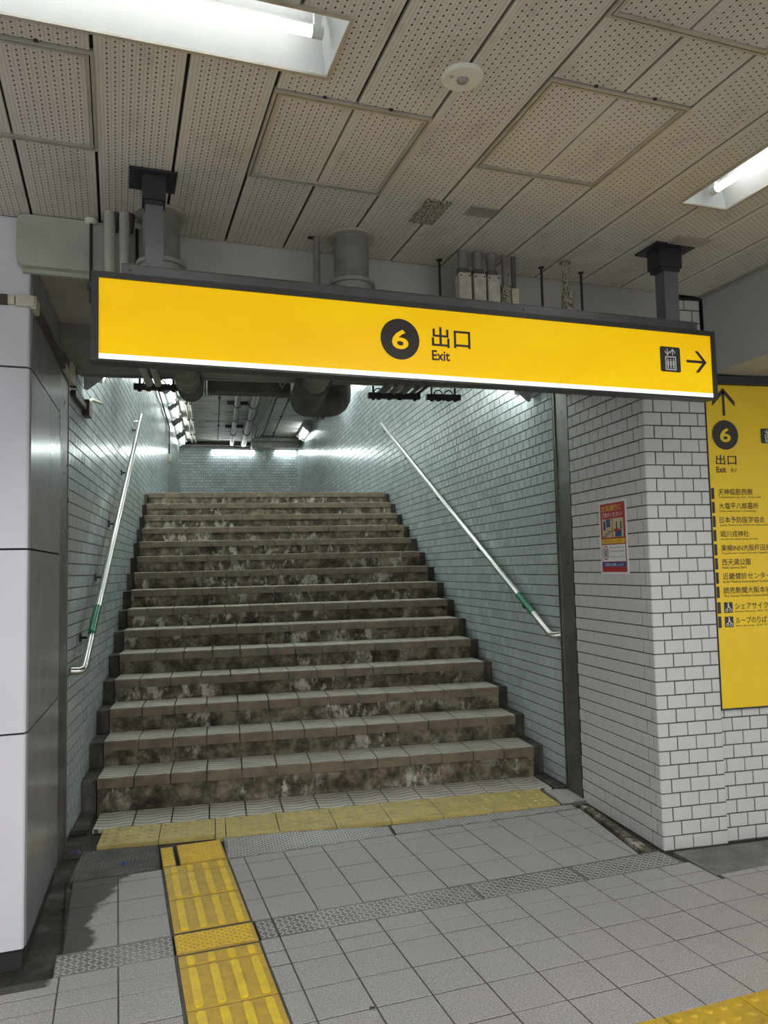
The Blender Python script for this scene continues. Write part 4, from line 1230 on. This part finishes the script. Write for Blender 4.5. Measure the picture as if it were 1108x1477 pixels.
for y_, lb in ((12.75, 'nearest visible ceiling light high on the left wall above the stairs, half hidden by pipes'), (14.05, 'second light high on the left wall above the stairs'),
               (15.55, 'third light high on the left wall above the stairs'), (17.15, 'farthest light high on the left wall, close to the end wall')):
    wall_lamp('left', y_, 4.46, lb, 0.95, w=0.17, h=0.14, lamp='row_tube')
wall_lamp('right', 15.9, 4.44, 'single light high on the right wall above the stairs', 1.2, w=0.17, h=0.14, lamp='row_tube')
for y_ in (6.9, 8.9, 11.0):
    for sd_ in ('left', 'right'):
        if sd_ == 'left' and y_ > 11: continue
        wall_lamp(sd_, y_, 3.66 if y_ < 8 else 4.44, 'light high on the side wall above the stairs, hidden behind the sign', 1.15, 'stair lights hidden by the sign', w=0.22 if y_ > 8 else 0.14, h=0.18 if y_ > 8 else 0.12, slope=0.504 if y_ < 8 else 0.0)
def back_lamp(x0, x1, label):
    z = 4.26
    t = Thing('stair_light', label, 'wall light', ((x0 + x1) / 2, YB - 0.05, z))
    mb = MB(); mb.box(x0, x1, YB - 0.09, YB - 0.008, z + 0.03, z + 0.075); t.part('body', mb, 'lamp_white')
    mb = MB(); mb.cyl((x0 + 0.03, YB - 0.055, z), (x1 - 0.03, YB - 0.055, z), 0.024, 12); t.part('tube', mb, 'far_tube')
    for a in (x0, x1 - 0.03): 
        mb = MB(); mb.box(a, a + 0.03, YB - 0.075, YB - 0.035, z - 0.02, z + 0.03); t.part('lamp_holder', mb, 'lamp_white')
back_lamp(-0.03, 1.02, 'long tube light on the end wall above the stairs, left one')
back_lamp(1.46, 2.02, 'tube light on the end wall above the stairs, right one cut by the corner')

# ================================================================== PIPES AND DUCTS
def thing_mb(name, label, cat, mb, mat, loc, frame='C', group=None): return single(name, mb, mat, label, cat, loc, frame, group)
# round duct coming down at the left, elbow under the shutter box
def duct(label, cx, cy, r, path, wrap, elbow_r):
    t = Thing('round_duct', label, 'duct', (cx, cy, ZC))
    mb = MB(); mb.tube(fillet(path, 0.22, 10), r, 20); t.part('duct_run', mb, wrap)
    mb = MB(); mb.cyl((cx, cy, ZC - 0.012), (cx, cy, ZC - 0.001), r + 0.028, 24); t.part('ceiling_collar', mb, 'hatch_metal')
    mb = MB(); mb.cyl((cx, cy, ZC - 0.215), (cx, cy, ZC - 0.200), r + 0.024, 24); mb.cyl((cx, cy, ZC - 0.26), (cx, cy, ZC - 0.215), r + 0.010, 24); t.part('flange', mb, 'pipe_grey')
    return t
t = duct('grey round duct behind the left sign post, turning under the beam', -0.185, 2.985, 0.070, [(-0.185, 2.985, ZC), (-0.185, 2.985, 2.500), (-0.125, 4.56, 2.500)], 'duct_wrap', 0.1)
mb = MB(); mb.tube(fillet([(-0.127, 4.46, 2.502), (-0.118, 4.76, 2.502), (-0.118, 4.78, 2.74)], 0.14, 8), 0.074, 20); t.part('elbow', mb, 'duct_dark')
t = duct('large round duct with a wide collar above the middle of the sign', 0.575, 3.065, 0.073, [(0.575, 3.065, ZC), (0.575, 3.065, 2.465), (0.570, 4.72, 2.475)], 'duct_wrap', 0.1)
mb = MB(); mb.tube(fillet([(0.575, 4.25, 2.490), (0.590, 4.86, 2.490), (0.70, 4.88, 2.500)], 0.12, 8), 0.100, 20); t.part('elbow', mb, 'duct_dark')
mb = MB(); mb.tube(fillet([(0.68, 4.90, 2.50), (0.80, 4.90, 2.50), (0.80, 4.90, 2.75)], 0.12, 8), 0.098, 20)
for q in (0.665, 0.705): mb.cyl((q, 4.90, 2.495), (q + 0.012, 4.90, 2.495), 0.108, 20)
t.part('cross_duct', mb, 'duct_dark')
t = Thing('duct_crosspiece', 'dark horizontal duct joining the two round ducts under the ceiling', 'duct', (0.2, 4.95, 2.58))
mb = MB(); mb.box(-0.02, 0.50, 4.88, 5.0, 2.548, 2.66); t.part('duct_run', mb, 'duct_dark')
for a in (-0.06, 0.43):
    mb = MB()
    for k in range(4): mb.box(a + 0.018 * k, a + 0.018 * k + 0.008, 4.87, 5.01, 2.542, 2.668)
    t.part('bellows', mb, 'duct_dark')
# V bracket hanging by the cross duct
mb = MB(); mb.tube([(0.40, 4.70, 2.60), (0.43, 4.70, 2.535), (0.46, 4.70, 2.60)], 0.008, 8)
thing_mb('v_bracket', 'small V shaped pipe bracket under the shutter box', 'bracket', mb, 'pipe_grey', (0.43, 4.70, 2.60))
# two bent cream pipes at the left
for i, (x, lb) in enumerate(((-0.376, 'cream pipe beside the left sign post, nearer the pillar'), (-0.322, 'cream pipe beside the left sign post, nearer the post'))):
    t = Thing('service_pipe', lb, 'pipe', (x, 3.0, ZC))
    mb = MB(); mb.tube(fillet([(x, 3.0, ZC + 0.0), (x, 3.0, 2.54), (x + 0.01, 4.76, 2.545)], 0.15, 8), 0.0205, 14); t.part('pipe_run', mb, 'green_paint')
    mb = MB(); mb.tube([(x + 0.016, 3.01, ZC), (x + 0.016, 3.01, ZC - 0.07)], [0.022, 0.016], 10); t.part('sleeve', mb, 'conduit_brown')
# hanging rods with white roses
def rod(u, w, label, rose=True, mat='black_iron', z1=2.46):
    x, y = s2c(u, w)
    t = Thing('hanger_rod', label, 'rod', (x, y, ZC))
    mb = MB(); mb.cyl((x, y, z1), (x, y, ZC - 0.001), 0.006, 8); t.part('rod', mb, mat)
    mb = MB()
    if rose: mb.tube([(x, y, ZC - 0.001), (x, y, ZC - 0.006), (x, y, ZC - 0.016), (x, y, ZC - 0.02)], [0.022, 0.026, 0.022, 0.01], 16)
    else: mb.cyl((x, y, ZC - 0.004), (x, y, ZC - 0.0005), 0.014, 10)
    t.part('rose', mb, 'white_plastic' if rose else mat)
rod(-0.098, 3.100, 'thin rod with a white ceiling rose left of the two cream pipes')
rod(0.072, 3.100, 'thin rod with a white ceiling rose hidden partly by the left sign post')
rod(1.375, 3.090, 'thin black hanger rod left of the bundle of boxed pipes', False)
rod(1.872, 3.040, 'thin black hanger rod right of the bundle of boxed pipes', False)
rod(2.091, 3.044, 'thin black hanger rod nearest the right sign post', False)
# thin grey pipe left of the big duct
x, y = s2c(0.785, 3.02)
t = Thing('service_pipe', 'thin square sleeved pipe just left of the large round duct', 'pipe', (x, y, ZC))
mb = MB(); mb.cyl((x, y, 2.46), (x, y, ZC), 0.014, 10); t.part('pipe_run', mb, 'duct_wrap')
mb = MB(); mb.box(x - 0.035, x - 0.005, y - 0.012, y + 0.012, ZC - 0.004, ZC - 0.0005); t.part('ceiling_gap', mb, 'dark_joint')
# cluster of boxed pipes
cl = [(1.439, 2.981, 0.022, 'box'), (1.508, 2.976, 0.022, 'box'), (1.575, 2.973, 0.022, 'box'), (1.641, 2.970, 0.014, 'spk'), (1.686, 2.973, 0.011, 'cream')]
nm = ['first boxed pipe of the bundle above the sign, at its left end', 'second boxed pipe of the bundle above the sign', 'third boxed pipe of the bundle, rightmost with a square casing',
      'pipe with speckled lagging in the bundle above the sign', 'thinnest pipe of the bundle, with a cream sleeve, at its right end']
for (u, w, r, kd), lb in zip(cl, nm):
    x, y = s2c(u, w)
    t = Thing('service_pipe', lb, 'pipe', (x, y, ZC), 'C')
    mb = MB(); mb.tube(fillet([(x, y, ZC - 0.0005), (x, y, 2.53), (x - 0.01, 4.80, 2.545)], 0.12, 8), r, 14); t.part('pipe_run', mb, 'duct_wrap' if kd != 'cream' else 'duct_dark')
    if kd == 'box':
        mb = MB(); mb.box(x - 0.028, x + 0.028, y - 0.030, y + 0.030, 2.46, 2.690, 0, 0.003); bx_ = t.part('casing', mb, 'pipe_box')
        mb = MB(); mb.cyl((x, y, 2.690), (x, y, 2.712), r + 0.006, 14); t.part('band', mb, 'duct_dark')
        for dx in (-0.02, 0.02):
            mb = MB(); mb.cyl((x + dx, y - 0.032, 2.676), (x + dx, y - 0.029, 2.676), 0.0035, 8); t.part('screw', mb, 'black_iron', bx_)
    elif kd == 'spk':
        mb = MB(); mb.cyl((x, y, 2.46), (x, y, 2.655), 0.024, 14); t.part('lagging', mb, 'speckled_board')
    else:
        mb = MB(); mb.box(x - 0.017, x + 0.017, y - 0.017, y + 0.017, 2.46, 2.645, 0, 0.002); t.part('casing', mb, 'pipe_cream')
x, y = s2c(1.947, 2.955)
t = Thing('service_pipe', 'lone lagged pipe with a thick speckled lower half, between two rods', 'pipe', (x, y, ZC))
mb = MB(); mb.cyl((x, y, 2.45), (x, y, ZC - 0.0005), 0.015, 12); t.part('pipe_run', mb, 'speckled_board')
mb = MB(); mb.tube([(x + 0.005, y, 2.45), (x + 0.005, y, 2.640), (x + 0.003, y, 2.665)], [0.027, 0.027, 0.016], 12); t.part('lagging', mb, 'speckled_board')
mb = MB(); mb.cyl((x, y, ZC - 0.008), (x, y, ZC - 0.0005), 0.026, 12); t.part('collar', mb, 'duct_wrap')
# trapeze hangers carrying them behind the shutter box
def trapeze(x0, x1, z, y, label, clamps):
    t = Thing('pipe_hanger', label, 'pipe hanger', ((x0 + x1) / 2, y, z))
    mb = MB(); mb.box(x0, x1, y - 0.02, y + 0.02, z - 0.022, z + 0.012, 0, 0.003); t.part('bar', mb, 'black_iron')
    for a in (x0 + 0.035, x1 - 0.035):
        mb = MB(); mb.cyl((a, y, z - 0.034), (a, y, 2.742), 0.0065, 8); mb.cyl((a, y, z - 0.032), (a, y, z - 0.022), 0.013, 6); t.part('rod', mb, 'black_iron')
    for c in clamps:
        mb = MB(); mb.tube([(c + 0.03 * math.cos(q), y, z + 0.012 + 0.03 * math.sin(q)) for q in [math.pi * k / 8 for k in range(9)]], 0.004, 6)
        mb.cyl((c, y, z - 0.03), (c, y, z - 0.018), 0.015, 8); t.part('clamp', mb, 'black_iron')
trapeze(-0.455, -0.190, 2.535, 4.74, 'black pipe hanger bar at the left carrying two cream pipes', (-0.37, -0.30))
trapeze(0.98, 1.325, 2.520, 4.74, 'long black pipe hanger bar under the middle of the sign', (1.05, 1.12, 1.19))
trapeze(1.37, 1.60, 2.520, 4.74, 'short black pipe hanger bar right of the long one', (1.45, 1.52))
for i, x in enumerate((1.05, 1.12, 1.19)):
    pass
# pipes running along the raw ceiling above the stairs
def run(x, r, y0_, y1_, z, label, mat='pipe_grey', clamps=()):
    t = Thing('ceiling_pipe', label, 'pipe', (x, (y0_ + y1_) / 2, z))
    mb = MB(); mb.cyl((x, y0_, z), (x, y1_, z), r, 12); t.part('pipe_run', mb, mat)
    for c in clamps:
        mb = MB(); mb.cyl((x, c, z), (x, c + 0.04, z), r + 0.012, 12); t.part('clamp', mb, 'black_iron')
run(0.455, 0.050, 9.0, 18.2, CZ - 0.09, 'thick grey pipe under the raw ceiling, left of the thickest', clamps=(13.9, 15.2, 16.8))
run(0.735, 0.066, 9.0, 18.2, CZ - 0.10, 'thickest grey pipe under the raw ceiling', clamps=(13.8, 15.0, 16.6))
for i, x in enumerate((0.855, 0.925, 0.995, 1.065)):
    run(x, 0.017, 9.0, 17.5, CZ - 0.06, 'thin conduit in the bundle of four beside the thickest pipe', 'pipe_grey')
for o in bpy.data.objects:
    if o.get('label') == 'thin conduit in the bundle of four beside the thickest pipe': o['group'] = 'bundle of thin conduits under the raw ceiling'
run(1.135, 0.012, 9.0, 17.5, CZ - 0.03, 'single thin dark conduit just right of the bundle', 'black_iron')
run(1.36, 0.012, 9.0, 17.5, CZ - 0.03, 'lone thin dark conduit on the right part of the raw ceiling', 'black_iron', (13.6, 15.2, 17.0))
run(0.14, 0.012, 9.0, 18.1, CZ - 0.03, 'lone thin dark conduit left of the thick pipes', 'black_iron', (13.6, 16.2))
for x, lb in ((-0.445, 'pale conduit beside the left row of lights, nearer the wall'), (-0.365, 'pale conduit beside the left row of lights, farther from the wall')):
    run(x, 0.017, 9.0, 18.3, CZ - 0.05, lb, 'conduit_cream', (14.0, 15.5, 17.2))
for i, (y_, lb) in enumerate(((14.0, 'nearest cross bar holding the ceiling pipes'), (16.3, 'farther cross bar holding the ceiling pipes'))):
    mb = MB(); mb.box(0.28, 0.66, y_, y_ + 0.05, CZ - 0.06, CZ - 0.001); thing_mb('cross_bar', lb, 'bracket', mb, 'black_iron', (0.5, y_, CZ))
mb = MB(); mb.box(0.90, XRB - 0.02, 17.75, 18.15, CZ - 0.24, CZ - 0.03, 0, 0.01); mb.box(0.90, XRB - 0.02, 17.55, 17.62, CZ - 0.12, CZ - 0.05)
thing_mb('square_duct', 'grey square duct crossing the right half of the ceiling before the end wall', 'duct', mb, 'pipe_grey', (1.5, 17.9, CZ))
mb = MB(); mb.box(XLB + 0.01, XRB - 0.01, YB - 0.14, YB - 0.008, 4.375, 4.40)
struct('trim_5', mb, 'cream_paint', 'white ledge along the top of the end wall')
mb = MB(); mb.tube(fillet([(1.235, YB - 0.02, 4.44), (1.235, YB - 0.02, 4.16)], 0.01), 0.014, 8); mb.box(1.20, 1.27, YB - 0.05, YB - 0.008, 4.06, 4.17)
thing_mb('switch_box', 'small box on a short conduit between the two end wall lights', 'box', mb, 'conduit_cream', (1.235, YB - 0.02, 4.16))
mb = MB(); mb.tube(fillet([(XL + 0.042, 9.0, 4.0), (XL + 0.047, 13.9, 4.0), (XL + 0.047, 13.9, 3.50)], 0.08), 0.013, 8)
t = Thing('wall_conduit', 'brown conduit running high along the left tiled wall and dropping to a switch', 'conduit', (XL + 0.045, 13.9, 3.5))
t.part('conduit_run', mb, 'conduit_brown')
mb = MB(); mb.box(XL + 0.024, XL + 0.08, 13.84, 13.98, 3.36, 3.50); t.part('switch', mb, 'conduit_cream')

# ================================================================== SMALL THINGS ON CEILING
t = Thing('smoke_detector', 'round cream smoke detector on the perforated ceiling', 'detector', (0.922, 1.874, ZC), 'S')
cu_, cw_ = 0.922, 1.874
mb = MB(); mb.tube([(cu_, cw_, ZC), (cu_, cw_, ZC - 0.007), (cu_, cw_, ZC - 0.011)], [0.060, 0.060, 0.054], 40); t.part('plate', mb, 'white_plastic')
mb = MB(); mb.tube([(cu_, cw_, ZC - 0.010), (cu_, cw_, ZC - 0.016), (cu_, cw_, ZC - 0.022)], [0.017, 0.016, 0.009], 20); t.part('sensor', mb, 'pipe_grey')
mb = MB(); mb.cyl((cu_ - 0.036, cw_ - 0.004, ZC - 0.0125), (cu_ - 0.036, cw_ - 0.004, ZC - 0.010), 0.007, 12); t.part('indicator', mb, 'lamp_grey')
mb = MB(); mb.box(cu_ - 0.012, cu_ + 0.014, cw_ + 0.028, cw_ + 0.040, ZC - 0.0125, ZC - 0.010); t.part('rating_plate', mb, 'paper_white')
mb = MB(); mb.box(1.100, 1.205, 2.570, 2.765, ZC - 0.006, ZC - 0.0005); mb.box(1.106, 1.199, 2.576, 2.759, ZC - 0.009, ZC - 0.005)
thing_mb('patch_board', 'speckled grey green patch board over a ceiling joint', 'patch', mb, 'speckled_board', (1.15, 2.67, ZC), 'S')
mb = MB(); mb.box(1.292, 1.408, 2.574, 2.646, ZC - 0.005, ZC - 0.0005)
thing_mb('cover_plate', 'small dull metal cover plate on the ceiling right of the patch board', 'cover plate', mb, 'pipe_grey', (1.35, 2.61, ZC), 'S')

# ================================================================== LEFT: BOXED DUCT, CABLE DUCT
t = Thing('boxed_duct', 'greenish painted boxed duct with rounded corners under the ceiling at the left', 'duct', (-0.2, 3.12, 2.58), 'S')
mb = MB()
prof = []
def rrect(x0, x1, z0, z1, r):
    out = []
    for (cx, cz_, a0) in ((x1 - r, z1 - r, 0), (x0 + r, z1 - r, 90), (x0 + r, z0 + r, 180), (x1 - r, z0 + r, 270)):
        for k in range(5): 
            a = math.radians(a0 + 90 * k / 4); out.append((cx + r * math.cos(a), cz_ + r * math.sin(a)))
    return out
mb.extrude(rrect(-0.364, 0.11, 2.590, ZC - 0.004, 0.03), 'y', 3.115, 3.166)
bx_ = t.part('body', mb, 'green_paint')
mb = MB(); mb.box(-0.345, 0.09, 3.150, 3.167, 2.575, 2.592); t.part('lower_lip', mb, 'green_paint')
# surface cable duct along the pillar
t = Thing('cable_duct', 'cream and brown cable duct running round the pillar and along its side', 'cable duct', (-0.42, 3.16, 2.46), 'S')
mb = MB(); mb.box(-0.46, -0.395, 3.148, 3.169, 2.445, 2.483, 0, 0.003); t.part('joint_cover', mb, 'conduit_brown')
mb = MB(); mb.box(-0.90, -0.462, 3.150, 3.169, 2.447, 2.481, 0, 0.003); mb.box(-0.440, -0.372, 3.150, 3.169, 2.447, 2.481, 0, 0.003); t.part('front_run', mb, 'conduit_cream')
mb = MB(); mb.box(-0.368, -0.302, 3.146, 3.172, 2.442, 2.486, 0, 0.006)
p = c2s(-0.672, 3.09); q = c2s(-0.678, 3.20)
mb.prism([c2s(-0.657, 3.10), c2s(-0.663, 3.195), c2s(-0.680, 3.195), c2s(-0.676, 3.10)], 2.438, 2.486); t.part('corner_cover', mb, 'conduit_cream')
def side_pt(y, off): # corridor point at depth y, off metres proud of the side face
    x = -0.6775 + (y - 3.135) * (-0.05 / 0.85); return (x + off, y)
def side_run(y0_, y1_, z0_, z1_, off=0.018): return [c2s(*side_pt(y0_, off)), c2s(*side_pt(y1_, off)), c2s(*side_pt(y1_, 0.001)), c2s(*side_pt(y0_, 0.001))]
mb = MB(); mb.prism(side_run(3.20, 4.02, 0, 0), 2.440, 2.474); t.part('side_run', mb, 'conduit_brown')
mb = MB(); mb.prism(side_run(4.02, 4.30, 0, 0), 2.440, 2.474); t.part('side_run', mb, 'conduit_cream')
t = Thing('junction_box', 'narrow cream junction box where the left tiled wall begins, with a brown duct', 'box', (-0.76, 4.42, 2.46))
mb = MB(); mb.box(-0.779, -0.735, 4.34, 4.44, 2.455, 2.565, 0, 0.003); t.part('box', mb, 'conduit_cream')
mb = MB(); mb.box(-0.772, -0.738, 4.45, 4.52, 2.46, 2.568); mb.box(-0.772, -0.745, 4.52, 4.98, 2.415, 2.450); t.part('duct', mb, 'conduit_brown')
mb = MB(); mb.box(-0.772, -0.730, 4.90, 5.02, 2.385, 2.480); t.part('end_box', mb, 'conduit_brown')
mb = MB(); mb.tube(fillet([(-0.748, 4.98, 2.475), (-0.745, 5.08, 2.52), (-0.72, 5.30, 2.545)], 0.05), 0.012, 8); t.part('flexible_tail', mb, 'pipe_cream')
# small bracket on the left end of the sign
mb = MB(); mb.box(-0.098, -0.083, 2.70, 2.72, 2.375, 2.395)
sg.part('end_catch', mb, 'sign_metal')

# gutter kerb beside the pier and pillar
def blob(name, label, cat, x, y, r, mat, h=0.01, seed=1):
    rnd = random.Random(seed); mb = MB(); n = 9
    v = []
    for k in range(n):
        a = 2 * math.pi * k / n; rr = r * rnd.uniform(0.5, 1.2); v.append((x + rr * math.cos(a), y + rr * math.sin(a) * 0.8))
    vv = [(p[0], p[1], 0.0015) for p in v] + [((p[0] + x) / 2, (p[1] + y) / 2, h * rnd.uniform(0.6, 1.2)) for p in v]
    f = [(k, (k + 1) % n, n + (k + 1) % n, n + k) for k in range(n)] + [tuple(range(n, 2 * n))]
    mb.add(vv, f)
    return thing_mb(name, label, cat, mb, mat, (x, y, 0.0015))
blob('wrapper', 'tiny crumpled blue wrapper on the dirty plate left of the guide path', 'litter', -0.430, 4.02, 0.012, 'litter_blue', 0.014, 3)
blob('rag', 'small purple rag in the corner by the left guide rail', 'litter', -0.690, 4.25, 0.030, 'litter_purple', 0.02, 5)
blob('gum_stain', 'black flattened scrap on the floor at the bottom of the picture', 'litter', 0.490, 2.52, 0.014, 'ink', 0.003, 8)
# dirt kerb: mortar bed between tiles and the pier
mb = MB(); mb.prism([(2.045, 3.50), (2.100, 3.50), (2.135, 4.20), (2.095, 4.24)], -0.022, -0.004)
o = obj('mortar_edge', mb.mesh('mortar_edge', 'riser_concrete'), floor); o.rotation_euler = (0, 0, -ANG)
mb = MB(); mb.prism([(-0.190, 3.21), (-0.135, 3.21), (-0.20, 3.9), (-0.215, 3.9)], -0.022, -0.006)
obj('mortar_edge', mb.mesh('mortar_edge', 'dirt_concrete'), floor)
